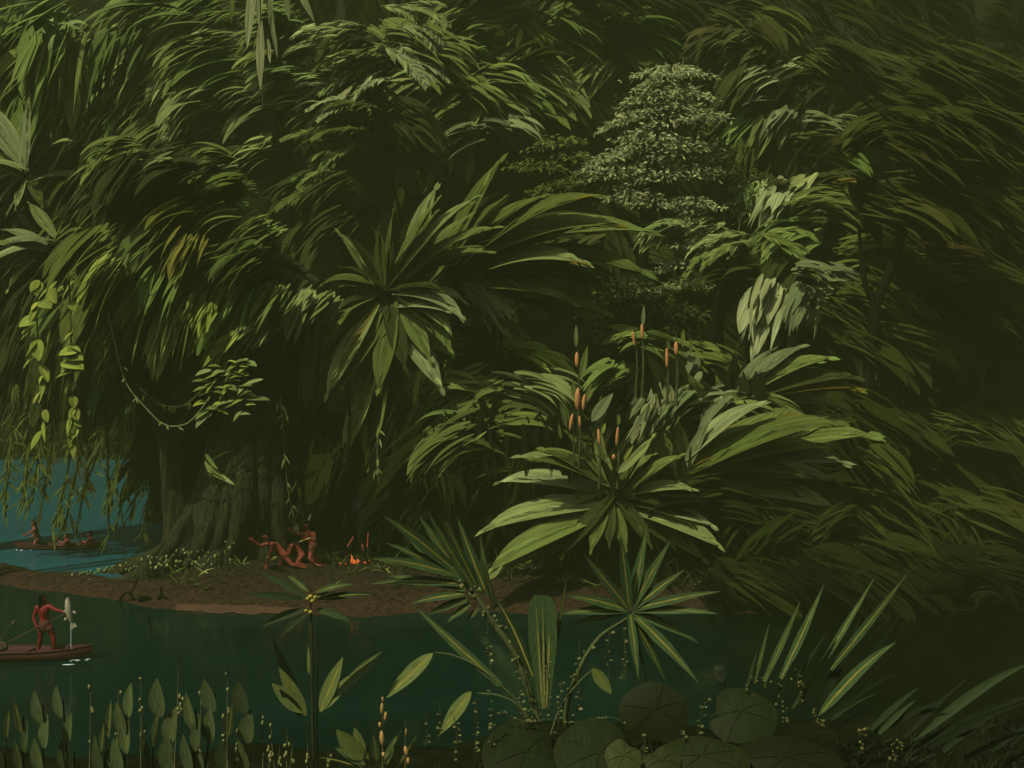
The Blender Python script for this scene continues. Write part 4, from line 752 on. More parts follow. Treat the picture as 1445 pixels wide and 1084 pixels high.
# far canoe and its three people
def canoe(label,D,x0,x1,ytop,ywl,beam,tip=6,seed=0):
    s=D/F; c=at((x0+x1)/2,ywl,D); root=thing("canoe",label,"canoe",(c[0],D,0)); L=(x1-x0)*s; h=(ywl-ytop)*s
    n=26; m=MB(); V=[]; prof=[]
    for i in range(n):
        t=i/(n-1); e=abs(2*t-1); wd=beam*.5*max(1-e**3.2,.03); zz=h*(1+.55*e**4); bot=-.12+ (h*.75+.12)*max(0,(e-.72)/.28)**1.6
        ring=[]
        for a in np.linspace(-1,1,9):
            ang=a*math.pi/2; ring.append((wd*math.sin(ang),bot+(zz-bot)*(1-math.cos(ang)**.8)))
        ti=min(.04,wd*.5)
        inner=[(y*(wd-ti)/wd,max(z,bot+.05)-(0 if k in(0,8) else -.03)) for k,(y,z) in enumerate(ring)][::-1]
        X=(x0+(x1-x0)*t-CX)*D/F
        V.append([(X,D+y,z) for y,z in ring+inner])
    V=np.array(V); k=V.shape[1]; idx=np.arange(n*k).reshape(n,k); nx=np.roll(idx,-1,1)
    m.add(V.reshape(-1,3),np.stack([idx[:-1],nx[:-1],nx[1:],idx[1:]],-1).reshape(-1,4),(1,1,1))
    m.build("hull",WOOD,root,True,loc=(c[0],D,0))
    m=MB()
    for sd in (0,8): tube(m,V[:,sd]+np.array((0,0,.01)),np.full(n,.022),(1,1,1),6)
    m.build("gunwale",WOOD,root,True,loc=(c[0],D,0))
    for t in (.28,.72):
        m=MB(); X=(x0+(x1-x0)*t-CX)*D/F; tube(m,np.array([(X,D-beam*.42,h*.8),(X,D+beam*.42,h*.8)]),[.03,.03],(1,1,1),6); m.build("thwart",WOOD,root,loc=(c[0],D,0))
    return root
DF=HC*F/(775-HY)
canoe("far reddish canoe carrying three people on the blue lagoon",DF,20,148,768.5,775,.75)
FG="people in the far canoe"
person("person standing in the bow of the far canoe poling to the left",DF,dict(head=(47.5,738.5),neck=(48.5,743.5),chest=(50,749),waist=(51.5,755),pelvis=(53,761),shl=(48.5,747,-.22),ell=(42,752,-.3),hal=(36.5,754.5,-.3),shr=(52,747,.2),elr=(48,755,.1),har=(43,759,-.1),
  hil=(52,762.5,-.1),knl=(49,767,-.25),ftl=(51,773,-.2),hir=(54.5,762.5,.1),knr=(57,768,.15),ftr=(58,773,.1)),1.03,(-1,-.3,0),DKSKIN,group=FG,mouth=False,feathers=((.1,1,.2,'k'),),curls=(.9,.9),rr=1.15)
person("middle person sitting low in the far canoe",DF,dict(head=(93,757,0),neck=(94,761.5),chest=(95,765),waist=(95.5,768),pelvis=(96,771),shl=(93,764,-.2),ell=(88.5,767,-.25),hal=(84.5,764.5,-.25),shr=(97,764,.2),elr=(94,769,.2),har=(90,769,.1),
  hil=(95,772,-.1),knl=(85,770,-.15),ftl=(82,774,-.15),hir=(96,772,.1),knr=(86,770,.15),ftr=(83,774,.15)),1.05,(-.95,-.4,0),DKSKIN,hair='short',group=FG,mouth=False,curls=(.9,.9),rr=1.15)
person("person sitting at the right hand end of the far canoe, with a paddle",DF,dict(head=(126,754,0),neck=(127.5,758.5),chest=(129,763),waist=(130,767),pelvis=(131,771),shl=(126.5,762,-.22),ell=(121.5,766,-.25),hal=(116.5,764,-.2),shr=(131,762,.2),elr=(127,768,.2),har=(120,767,.1),
  hil=(130,772,-.1),knl=(120,770,-.15),ftl=(118,774,-.15),hir=(131,772,.1),knr=(121,770,.15),ftr=(119,774,.15)),1.08,(-.95,-.4,0),DKSKIN,hair='short',group=FG,mouth=False,curls=(.9,.9),rr=1.2)
def pole(name,label,cat,D,a,b,w0,da=0,db=0,blade=None):
    A,B=at(*a,D+da),at(*b,D+db); root=thing(name,label,cat,A); s=D/F
    m=MB(); tube(m,spline([A,(A+B)/2,B],5),np.linspace(w0,w0*.75,5)*s*.5,(1,1,1),7); m.build("shaft",POLE,root,loc=A)
    if blade:
        m=MB(); d=norm(A-B); blades(m,A+d*.0,d,blade[0]*s,blade[1]*s,0,(.16,.09,.04),segs=6,prof='leaf',nh=(0,-1,.1),fold=.05); m.build("blade",LEAF,root,loc=A)
    return root
pole("paddle","thin pole held by the standing person in the far canoe","paddle",DF,(21.6,733.5),(42,764),1.0,-.3,-.3)
pole("paddle","upright paddle held by the person at the right end of the far canoe","paddle",DF,(115,757),(115,771),1.0,-.22,-.22,(6,2.6))

# near canoe, standing fisher, fish
DN=HC*F/(930-HY)
canoe("near dark red canoe cut off by the left edge, holding the red fisher",DN,-190,131,917,930,.85)
_,AN=person("red lit person standing in the near canoe holding a spear with a fish",DN,dict(head=(60.5,846.5,0),neck=(61,853.5,0),chest=(62,862,0),waist=(62.5,872,0),pelvis=(63.3,882,0),
  shl=(52.5,858,-.05),ell=(47.3,872,-.12),hal=(50.8,882,-.2),shr=(70,856,.0),elr=(79,861,-.1),har=(90,863.5,-.22),
  hil=(58.5,884,0),knl=(57.3,900,-.06),ftl=(54.5,918,0),hir=(68,884,0),knr=(75.3,899,-.02),ftr=(78,918,0),toel=(.5,-.8,0),toer=(.8,-.4,0)),.98,(.86,.35,-.05),REDSKIN,group=None,mouth=False,feathers=((-1,.25,.36,'k'),(-.9,.55,.34,'k'),(-.7,.8,.26,'k')),curls=(1.1,1.1),rr=1.3)
pole("fishing_spear","long slanting spear gripped by the red fisher","spear",DN,(13,905),(101,861.5),1.6,-.24,-.24)
p0=at(97,843,DN-.27); s=DN/F; root=thing("fish","pale silvery fish speared head up beside the red fisher","fish",p0)
FISH=noise_material("fish_scales",(.24,.22,.13),(.40,.38,.26),14,.4,bump=.1,spec=.5)
m=MB(); ax=[(95.8,843.5,1.5),(95.6,848,3.6),(96.4,855,4.9),(97.3,862,5.0),(98.6,869,4.0),(100.2,876,2.4),(101.4,880,1.3)]
tube(m,spline(np.array([at(x,y,DN-.27) for x,y,_ in ax]),16),np.interp(np.linspace(0,6,16),range(7),[a[2] for a in ax])*s*.95,(1,1,1),12); m.build("body",FISH,root,True,loc=p0)
m=MB()
for a in (-84,-38): blades(m,at(101.3,879.5,DN-.27),(math.cos(R(a)),0,math.sin(R(a))),9*s,5*s,0,(.3,.28,.16),segs=5,prof='leaf',nh=(0,-1,0),fold=.05)
m.build("tail",PETAL,root,loc=p0)
for x,y,a,l in ((93,860,215,6),(101.5,862,-30,6),(92.5,871,240,5)):
    m=MB(); blades(m,at(x+1,y,DN-.28),(math.cos(R(a)),-.2,math.sin(R(a))),l*s,3.5*s,0,(.3,.28,.18),segs=4,prof='leaf',nh=(0,-1,0)); m.build("fin",PETAL,root,loc=p0)
m=MB(); ell(m,at(95.2,847,DN-.36),np.array((.7,.5,.7))*s,(1,1,1),None,8,6); m.build("eye",HAIR,root,True,loc=p0)
m=MB()
for k in range(26):
    y=881+36*k/26; ell(m,at(100+.8*math.sin(k*1.7)*.6+(k>22)*(k-22)*.7,y,DN-.27),np.array((.45,.45,rng.uniform(.7,1.7)))*s,(1,1,1),None,6,5)
m.build("water_drops",FOAM,smooth=True); tag(bpy.data.objects["water_drops"],"thin trail of white water drops falling from the fish","water",kind="stuff")
def foam(label,D,lst):
    m=MB(); s=D/F
    for x,y,w0 in lst:
        d=HC*F/(y-HY)
        for _ in range(5):
            ell(m,np.array(((x+rng.normal(0,w0*.3)-CX)*d/F,d+rng.normal(0,.05),.0)),np.array((w0*rng.uniform(.2,.55),w0*.06+.5,rng.uniform(.2,.55)))*s,(1,1,1),None,8,5)
    tag(m.build("foam",FOAM,smooth=True),label,"foam",kind="stuff")
foam("white splash and ripples where the drops hit the water by the near canoe",DN,[(101,932,9),(110,931.5,7),(97,938,12),(84,931,5),(123,931,5),(78,930.5,3)])
foam("tiny white ripples at both ends of the far canoe",DF,[(23,776.5,3),(31,776.5,3),(140,776,3.5),(148,775.3,2.5),(44,776.4,2)])
pole("paddle","feathered shaft with a yellow tip leaning out of the near canoe at the left edge","paddle",DN,(16,881),(-8,915),1.8,-.1,0,(9,2.2))
p0=at(4,917,DN-.05); root=thing("hide_bundle","brown hide bundle lying in the near canoe at the left edge","bundle",p0)
body("sack",[(at(-6,914,DN),at(6,913.5,DN),.16,.12),(at(-4,909,DN),at(4,909,DN),.12,.09)],noise_material("hide",(.05,.035,.018),(.09,.06,.03),6),root,.02,p0)
m=MB(); tube(m,spline(np.array([at(0,905,DN-.14),at(1,910,DN-.17),at(2,917,DN-.16)]),6),np.full(6,.012),(1,1,1),6); m.build("strap",POLE,root,loc=p0)

# ---------------------------------------------------------------- campfire and smoke
D=39.2; b=basept(497,D); s=D/F; root=thing("campfire","small orange campfire burning on the bank right of the crouching people","campfire",b)
FLAME=simple("flame",(.4,.1,.03),.6,.2,(1,.20,.035),.36); EMBER=simple("ember",(.3,.06,.03),.7,.2,(1,.15,.04),.28)
for x,y,h,wd,l in ((496,795,13,4.5,.2),(499,796,7,6,.0),(504,795,7,4,.3)):
    m=MB(); P=spline(np.array([at(x,y,D-.2),at(x+1.2,y-h*.5,D-.2),at(x-1+l*2,y-h,D-.2)]),8); tube(m,P,np.array([.3,.8,1,.85,.65,.45,.25,.06])*wd*.5*s,(1,1,1),8,.12,seed=int(x)); m.build("flame",FLAME,root,True,loc=b)
for x,y,r in ((480,795,1.6),(515,794,2),(507,792,1.6),(488,796,1.3),(521,791,1)):
    m=MB(); ell(m,at(x,y,D-.25),np.array((1,1,.8))*r*s,(1,1,1),None,8,6); m.build("ember",EMBER,root,True,loc=b)
for a,c,mt in (((490,772),(500,755),RBARK),((512,768),(511,776),RBARK),((516,790),(545,784),BARK),((519,775),(520,750),RBARK),((485,797),(505,790),BARK),((525,796),(508,789),BARK)):
    m=MB(); tube(m,spline(np.array([at(*a,D-.1),at((a[0]+c[0])/2,(a[1]+c[1])/2,D-.1),at(*c,D)]),6),np.linspace(1.6,1,6)*s,(1,1,1),7,.1); m.build("stick",mt,root,True,loc=b)
for a,c in (((491,771),(499,757)),((518,772),(519.5,752)),((511,767),(513,777))):
    m=MB(); tube(m,np.array([at(*a,D-.16),at(*c,D-.16)]),[.7*s,.5*s],(1,1,1),6); m.build("glowing_stick",simple("glow_wood",(.3,.06,.04),.8,.2,(1,.16,.07),.12),root,loc=b)
m=MB(); P=spline(np.array([at(498,784,D),at(502,760,D),at(495,735,D),at(500,715,D),at(494,690,D)]),18); tube(m,P,np.linspace(2,11,18)*s,(1,1,1),12,.15)
sm_,t,bs=nodemat("smoke_air"); t.nodes.remove(bs); v=t.nodes.new("ShaderNodeVolumePrincipled"); v.inputs["Color"].default_value=(.6,.7,.7,1); v.inputs["Density"].default_value=.35
no=t.nodes.new("ShaderNodeTexNoise"); no.inputs["Scale"].default_value=2.2; mr=t.nodes.new("ShaderNodeMapRange"); mr.inputs[1].default_value=.48; mr.inputs[2].default_value=.75; mr.inputs[4].default_value=.4
tc=t.nodes.new("ShaderNodeTexCoord"); t.links.new(tc.outputs["Object"],no.inputs[0]); t.links.new(no.outputs[0],mr.inputs[0]); t.links.new(mr.outputs[0],v.inputs["Density"])
t.links.new(v.outputs[0],t.nodes["Material Output"].inputs["Volume"])
tag(m.build("smoke",sm_,smooth=True),"thin grey wisp of smoke rising from the campfire","smoke",kind="stuff")

# ---------------------------------------------------------------- foreground plants
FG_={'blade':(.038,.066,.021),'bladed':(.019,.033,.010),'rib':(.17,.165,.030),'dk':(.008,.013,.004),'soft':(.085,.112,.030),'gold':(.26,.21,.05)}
def fblade(root,loc,x,y,D,ang,ln,wd,dr,c='blade',rib='rib',prof='blade',dy=None,name="leaf",segs=14,nh=None,fold=.3):
    s=D/F; th=R(ang); m=MB()
    c=np.array(FG_[c] if isinstance(c,str) else c)*rng.uniform(.8,1.2); r=None if rib is None else np.array(FG_[rib])*rng.uniform(.6,1.1)
    dy=rng.uniform(-.35,.2) if dy is None else dy
    n=(-.25,-.85,.45) if nh is None else nh
    # a double width strip with its own ribs: the blade, and a narrow pale rib standing a hair above it
    blades(m,at(x,y,D),(math.cos(th),dy,math.sin(th)),ln*s,wd*s,dr,c[None],segs=segs,prof=prof,nh=n,fold=fold)
    if r is not None:
        q=at(x,y,D)+np.array((0,-.004,.003))
        blades(m,q,(math.cos(th),dy,math.sin(th)),ln*s*.93,wd*s*.17,dr*.93,r[None],segs=segs,prof=prof,nh=n,fold=-.1)
    return m.build(name,FLEAF,root,True,loc=loc)
def nbase(px,D): x=(px-CX)*D/F; return np.array((x,D,float(near_z(np.array(x),np.array(D)))))
def fstem(root,loc,pts,D,w0,w1,col=(.07,.085,.03),name="stem",beads=0,n=14):
    s=D/F; m=MB(); P=spline(np.array([at(x,y,D+(r[0] if r else 0)) for x,y,*r in pts]),n); tube(m,P,np.linspace(w0,w1,n)*s*.5,col,8,.05)
    for k in range(beads):
        p=P[rng.integers(1,n)]+rng.normal(0,1,3)*w0*s*.45; ell(m,p,np.array((1,1,1.2))*w0*s*.26*rng.uniform(.6,1.3),np.array((.12,.13,.04))*rng.uniform(.5,1.3),None,6,5)
    return m.build(name,FLEAF,root,True,loc=loc)
# leaning rosette plant
D=12.6; b=nbase(775,D); root=thing("spiky_plant","leaning spiky plant whose knobbly stem bends left to a fan of striped leaves","plant",b)
fstem(root,b,[(778,1090),(755,1000),(728,925),(700,885),(685,860),(655,820)],D,11,7,beads=46)
for x,y,a,ln,wd,dr in ((660,825,126,118,17,-.1),(640,803,137,128,18,.25),(632,808,140,70,14,.2),(645,812,160,125,14,.35),(652,824,174,130,13,.3),(655,838,184,75,12,.3),(660,846,196,62,12,.3),(664,852,215,42,10,.3),(684,832,112,110,15,-.2),(668,828,122,130,13,-.25),(697,852,104,70,9,-.2),(676,858,228,28,8,.2),(650,818,148,118,15,.3),(656,832,166,110,12,.35),(672,826,115,112,12,-.2),(690,842,98,90,10,-.1)):
    fblade(root,b,x,y,D,a,ln,wd*1.15,dr,'blade')
# strap leaf plant
D=12.4; b=nbase(775,D); root=thing("strap_plant","plant with one broad blunt striped leaf standing upright and drooping side leaves","plant",b)
strap=fblade(root,b,768,1000,D,91,165,42,.0,'blade',None,'strap',dy=-.1,fold=.15)
for dx in (-6,0,7):
    m=MB(); s=D/F; blades(m,at(768+dx*.4,1000,D-.035),(math.cos(R(91-dx*.45)),-.1,math.sin(R(91-dx*.45))),158*s,3.4*s,.0,np.array((.16,.17,.05))[None],segs=12,prof='stroke',nh=(-.25,-.85,.45)); m.build("stripe",FLEAF,strap,loc=b)
fblade(root,b,775,960,D,80,152,8,-.12,'bladed','rib','blade',dy=0)
fblade(root,b,752,955,D,112,125,18,.7,'bladed','rib','blade')
fblade(root,b,706,966,D,140,165,16,-.1,'blade','rib','blade',dy=.1)
for pts,lx,ly,la,ll,lw in (([(760,1040),(730,990),(680,945),(640,925),(612,921)],611,922,222,88,22),([(765,1060),(735,1000),(705,982),(672,978)],665,976,232,72,20),([(770,1060),(790,1000),(815,965),(838,943)],836,943,-52,44,18)):
    fstem(root,b,pts,D,3,2.2,name="leaf_stalk")
    fblade(root,b,lx,ly,D-.1,la,ll,lw,.1,'soft','rib','leaf',dy=-.1)
# star rosette plant
D=12.9; b=nbase(800,D); root=thing("star_plant","star shaped rosette of pointed striped leaves on two stems in front of the water","plant",b)
fstem(root,b,[(795,1090),(798,1010),(815,950),(845,900),(886,872)],D,8,5,beads=26)
fstem(root,b,[(905,1090),(915,1000),(905,930),(892,880)],D+.3,5,4,(.02,.025,.012))
for a,ln,wd,dr in ((98,115,16,0),(78,115,15,.02),(61,112,15,.05),(40,95,14,.1),(20,130,13,.2),(6,120,12,.25),(128,105,14,.1),(160,95,15,.3),(176,100,14,.3),(190,85,12,.2),(-20,105,13,.35),(-42,130,15,.3),(-62,110,13,.2),(-84,90,12,.2),(-105,70,11,.1),(212,70,11,.2),(48,70,10,.1),(-30,80,12,.3))[:14]:
    fblade(root,b,889+5*math.cos(R(a)),862-5*math.sin(R(a)),D,a,ln-3,wd*1.15,dr,'blade',dy=rng.uniform(-.35,.15))
# stem with whorl and paired leaves
D=12.0; b=nbase(442,D); root=thing("whorled_plant","tall single stemmed plant with a whorl of leaves on top, paired leaves below","plant",b)
fstem(root,b,[(443,1095),(441,1000),(440,900),(438,838)],D,5,2.6,(.03,.035,.014)); fstem(root,b,[(449,1095),(447,1000),(449,900)],D+.05,2.5,1.5,(.05,.055,.02))
for x,y,a,ln,wd,dr in ((432,843,150,70,13,.3),(444,836,20,62,12,.3),(428,846,168,82,13,.25),(448,846,8,84,13,.35),(430,860,196,66,15,.5),(446,860,-12,54,14,.7),(436,836,140,40,10,.4),(440,850,40,60,9,.3),(434,866,215,50,12,.5)):
    fblade(root,b,x,y,D,a,ln,wd*.8,dr,'bladed' if rng.random()<.6 else 'blade',None if rng.random()<.5 else 'rib','leaf')
for x,y,r in ((438,842,3.4),(441,848,3.6),(434,845,2.8),(438,864,3.2),(445,843,3),(432,862,2.6)):
    m=MB(); s=D/F; ell(m,at(x,y,D-.05),np.array((1,1,.9))*r*s,(.28,.25,.04),None,8,6); m.build("bud",FLEAF,root,True,loc=b)
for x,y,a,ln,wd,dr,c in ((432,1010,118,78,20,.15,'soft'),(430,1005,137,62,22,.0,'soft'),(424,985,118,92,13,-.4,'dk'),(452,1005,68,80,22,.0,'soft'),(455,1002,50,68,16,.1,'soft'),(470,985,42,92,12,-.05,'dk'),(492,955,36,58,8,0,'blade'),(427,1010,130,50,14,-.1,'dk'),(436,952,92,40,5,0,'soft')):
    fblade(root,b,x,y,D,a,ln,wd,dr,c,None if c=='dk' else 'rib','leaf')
# low broad leaved sprout
D=11.9; b=nbase(505,D); root=thing("low_sprout","low sprout with broad yellow green leaves right of the whorled plant's foot","plant",b)
fstem(root,b,[(512,1095),(508,1075)],D,5,4)
for x,y,a,ln,wd,dr,c in ((512,1072,128,58,26,.1,'soft'),(512,1070,105,44,18,.4,'soft'),(516,1080,145,50,14,.4,'blade'),(520,1072,115,42,8,.1,'soft'),(532,1075,95,45,13,.1,'blade'),(540,1075,60,54,9,.0,'blade'),(545,1080,70,40,8,.2,'blade'),(505,1082,160,60,12,.3,'dk'),(560,1085,62,70,6,.1,'bladed')):
    fblade(root,b,x,y,D,a,ln,wd,dr,c,'rib','leaf')
# spikes of buds
def bud_spike(label,D,x,y0,buds,col,h=1095,group=None,name="bud_spike",lean=0):
    b=nbase(x,D); s=D/F; root=thing(name,label,"flower",b,group)
    fstem(root,b,[(x+lean,h),(x+lean*.3,(h+y0)/2),(x,y0)],D,2.4,.9,(.09,.09,.035),n=8)
    for px,py,l,wd in buds:
        m=MB(); ell(m,at(px,py,D-.02),np.array((wd*.5,wd*.5,l*.5))*s,np.array(col)*rng.uniform(.75,1.15),(rng.normal(0,.12),0,1),8,6); m.build("bud",PETAL,root,True,loc=b)
bud_spike("tall flower spike with plump yellow orange buds beside the low sprout",11.7,540,985,[(540,987,8,3),(539,1000,17,5),(544,1011,14,5),(536,1023,8,4),(539,1042,22,7),(541,1065,7,5)],(.42,.27,.08))
bud_spike("shorter flower spike with fewer yellow buds, right of the tall one",11.7,572,1010,[(573,1033,10,3),(573,1060,15,6),(576,1074,11,5)],(.40,.26,.08))
i=0
for x,y0,lab in ((128,955,"far left"),(167,962,"by the third stalk"),(199,945,"thick topped"),(201,990,"short left"),(252,925,"tallest"),(256,975,"beside the tallest"),(284,965,"left of the leaning stalk"),(321,944,"thin tall"),(316,1005,"low middle"),(370,1005,"leaning"),(382,1010,"yellow tipped"),(405,1030,"yellowish"),(345,1040,"stubby"),(380,1045,"small leftmost of the low right group"),(413,1045,"small bright"),(434,1045,"small next to the whorled plant"),(335,1020,"low thin"),(234,1045,"low left"),(463,1060,"tiny right"),(395,1050,"tiny middle")):
    n=rng.integers(3,7); bud_spike(f"beaded stalk among the lower left reeds, the {lab} one",rng.uniform(11.5,12.3),x,y0,[(x+rng.normal(0,1.6),y0+6+(1080-y0)*rng.random()*.8,rng.uniform(4,9),rng.uniform(3,4.6)) for _ in range(n)],(.20,.20,.07),group="beaded stalks at lower left",lean=rng.normal(0,4))
# sheathed reed stalks
def reed(label,D,x,ytop,wd,nseg,lean,bright,hseg=34):
    b=nbase(x+lean,D); root=thing("reed",label,"reed",b,"sheathed reeds at lower left")
    fstem(root,b,[(x+lean,1100),(x+lean*.6,(ytop+1100)/2+20),(x,ytop+10)],D,4,2,(.02,.026,.012))
    y=1092-hseg*.3
    c=np.array((.080,.112,.040))*bright
    segs=max(nseg,int((1085-ytop)/hseg))
    for k in range(segs):
        t=k/max(segs-1,1); yb=1090-(1090-ytop-hseg*1.05)*t; xx=x+lean*(1-t)
        fblade(root,b,xx+(2 if k%2 else -2),yb,D-.01*k,90+(-8 if k%2 else 8)-lean*.3,hseg*1.45,wd*(1.42-.1*t),.10,c*rng.uniform(.75,1.1),'rib' if rng.random()<.4 else None,'leaf',dy=-.12,segs=10,fold=.55,name="sheath")
for x,yt,wd,ns,ln,br,h,lab in ((33,1000,11,3,0,.55,34,"dim one nearest the left edge"),(61,985,14,3,0,1.0,36,"bright straight one, second from the left edge"),(89,978,13,3,8,1.0,34,"bright one leaning left, third from the left edge"),(8,1010,10,2,0,.4,30,"faint one cut by the left edge"),(141,1030,8,2,0,.7,30,"short slim one in the gap"),(151,1000,9,2,-4,.7,40,"slim one next to the short slim one"),(180,975,14,4,-6,1.0,36,"tall one leaning right at its top, left of the gap"),(216,1015,11,2,0,.6,40,"dim low one left of the fat banded reed"),(230,970,20,3,14,1.05,40,"fat banded one leaning left"),(276,990,13,3,-4,.9,40,"one just right of the fat banded reed"),(304,968,17,3,-18,1.05,36,"brightest one leaning right"),(321,1003,15,2,0,.4,34,"dull one right of the brightest reed"),(347,972,21,3,0,.75,34,"widest banded one at the right end of the row"),(160,1045,12,2,2,.7,28,"stubby one at the bottom edge"),(105,1050,9,1,0,.35,30,"faint stub behind the leaning left reed")):
    reed("sheathed reed at lower left, "+lab,rng.uniform(11.6,12.2),x,yt,wd,ns,ln,br,h)

# round and broad ground leaves
def roundleaf(label,D,cx,cy,rx,ry,tilt,col,rot=0,heart=.25,veins=7):
    """one big leaf on a stalk: a cupped disc with a notch at its stalk and raised veins"""
    s=D/F; b=nbase(cx,D); root=thing("round_leaf",label,"leaf plant",b,"big round leaves in the foreground")
    c0=at(cx,cy,D); nr,na=9,40; m=MB(); V=[]
    ta=R(tilt); U=np.array((1,0,0.)); Wd=np.array((0,math.cos(ta),math.sin(ta))); Nn=np.cross(U,Wd)
    for i in range(nr):
        r=(i+.02)/(nr-1)
        for k in range(na):
            a=2*math.pi*k/na; rr=r*(1-heart*max(0,math.cos(a-R(rot)))**8); rr*=1+.02*math.sin(5*a)
            z=-.34*r*r+.02*math.sin(4*a+1)*r*r+.10*abs(math.sin((a-R(rot))/2))*r
            V.append(c0+(U*math.cos(a)*rx*rr+Wd*math.sin(a)*ry*rr/max(abs(math.sin(ta)),.4)*1.0)*s+Nn*z*rx*s*-1 if False else c0+(U*math.cos(a)*rx*rr+Wd*math.sin(a)*ry*rr/max(math.sin(ta),.4))*s+np.array((0,-.3,.6))*z*rx*s)
    V=np.array(V); idx=np.arange(nr*na).reshape(nr,na); nx=np.roll(idx,-1,1)
    m.add(V,np.stack([idx[:-1],idx[1:],nx[1:],nx[:-1]],-1).reshape(-1,4)[:,::-1],np.array(col))
    pad=m.build("blade",FLEAF,root,True,loc=b)
    m=MB(); st=V[int(0)]
    for q in range(veins):
        a=R(rot)+2*math.pi*(q+.5)/veins; pts=[]
        for i in range(nr):
            k=(a+.12*math.sin(q)*i/nr)/(2*math.pi)*na%na; k0=int(k); u=k-k0; pts.append(idx[i,k0]*0+0)
            p=V[idx[i,k0]]*(1-u)+V[idx[i,(k0+1)%na]]*u; pts[-1]=p+np.array((0,-.006,.006))
        tube(m,np.array(pts),np.linspace(.9,.2,nr)*s*.8,np.array(col)*1.25+.001,5)
    m.build("vein",FLEAF,pad,loc=b)
    fstem(root,b,[(cx+6,1100,.1),(cx+8,cy+ry*.6+20,.1),(cx,cy+2,.03)],D,4,3,name="stalk",n=8)
gl=(.010,.015,.004); gl2=(.012,.018,.005)
roundleaf("upright round leaf like a lily pad under the star rosette",12.3,924,1000,50,38,66,gl,250)
roundleaf("wide dark round leaf right of the upright round one",12.2,1046,1003,52,28,40,gl2,160,.35)
roundleaf("large veined leaf at the bottom edge under the strap plant",11.8,742,1060,62,32,26,gl,20,.35)
roundleaf("large veined leaf at the bottom edge, right of centre",11.6,846,1062,64,34,28,gl2,20,.3)
roundleaf("small bright rounded leaf at the bottom overlapping the veined one",11.3,880,1066,26,20,45,(.03,.037,.010),60)
roundleaf("pale edged leaf at the bottom below the wide dark round leaf",11.4,990,1066,70,20,26,(.013,.019,.005),200,.2)
roundleaf("broad dim leaf sprawling at the bottom right of the pale edged one",11.6,1110,1068,80,22,26,(.008,.011,.003),200,.2)
roundleaf("tiny leaf at the bottom between the two veined leaves and the pale edged one",11.3,935,1072,26,16,40,(.02,.026,.007),120)
roundleaf("dim far leaf half hidden behind the wide dark round leaf",12.6,1016,948,9,12,70,(.02,.024,.012),90)
# grass blades at right
def clump(label,D,bx,rows,cat="plant",name="blade_plant",beads=()):
    b=nbase(bx,D); root=thing(name,label,cat,b,None); s=D/F
    for x,y,a,ln,wd,dr,c in rows: fblade(root,b,x,y,D+rng.normal(0,.08),a,ln,wd*.78,dr,c,'rib' if c=='blade' else None,'blade' if dr<.5 else 'leaf')
    mb=MB()
    for x,y0,y1 in beads:
        for k in range(7): ell(mb,at(x+rng.normal(0,3),rng.uniform(y0,y1),D-.1),np.array((1,1,1.1))*rng.uniform(1.2,2.6)*s,np.array((.10,.10,.03))*rng.uniform(.4,1.3),None,6,5)
    if beads: o=mb.build("bead_clusters",FLEAF,root,True,loc=b); o["kind"]="stuff"
    return root
clump("tall grassy plant with pale tapering blades right of the star rosette",12.5,1100,[(1052,975,72,60,7,-.05,'bladed'),(1064,965,76,88,9,-.08,'blade'),(1078,962,66,125,14,-.12,'blade'),(1102,958,62,145,18,-.15,'blade'),(1122,960,63,90,8,-.05,'bladed'),(1118,1000,58,40,8,0,'bladed'),(1090,1000,70,80,9,0,'dk'),(1130,990,66,110,14,-.05,'dk')],beads=((1060,950,985),(1080,945,975),(1101,945,1010),(1125,945,985),(1110,1000,1020),(1133,960,990)))
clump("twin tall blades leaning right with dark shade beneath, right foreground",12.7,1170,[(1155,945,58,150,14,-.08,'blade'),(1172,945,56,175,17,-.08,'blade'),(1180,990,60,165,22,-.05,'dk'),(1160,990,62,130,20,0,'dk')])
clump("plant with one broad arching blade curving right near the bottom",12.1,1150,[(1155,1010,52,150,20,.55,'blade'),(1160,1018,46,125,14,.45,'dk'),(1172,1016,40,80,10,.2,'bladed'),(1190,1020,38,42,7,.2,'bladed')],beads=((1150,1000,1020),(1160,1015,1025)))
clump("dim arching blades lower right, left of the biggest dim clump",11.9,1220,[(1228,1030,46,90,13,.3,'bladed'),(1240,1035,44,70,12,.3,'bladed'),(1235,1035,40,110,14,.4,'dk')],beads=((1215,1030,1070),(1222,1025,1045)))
clump("biggest dim clump of long arching blades in the lower right corner",11.7,1270,[(1275,1040,44,125,15,.35,'dk'),(1290,1045,40,200,17,.5,'bladed'),(1300,1050,34,220,18,.45,'dk'),(1330,1060,34,150,16,.3,'dk'),(1360,1070,34,130,14,.2,'dk'),(1310,1055,40,160,16,.4,'dk'),(1400,1060,40,110,10,.2,'dk'),(1420,1080,50,100,12,.2,'dk')],beads=((1262,1040,1075),(1270,1035,1060)))
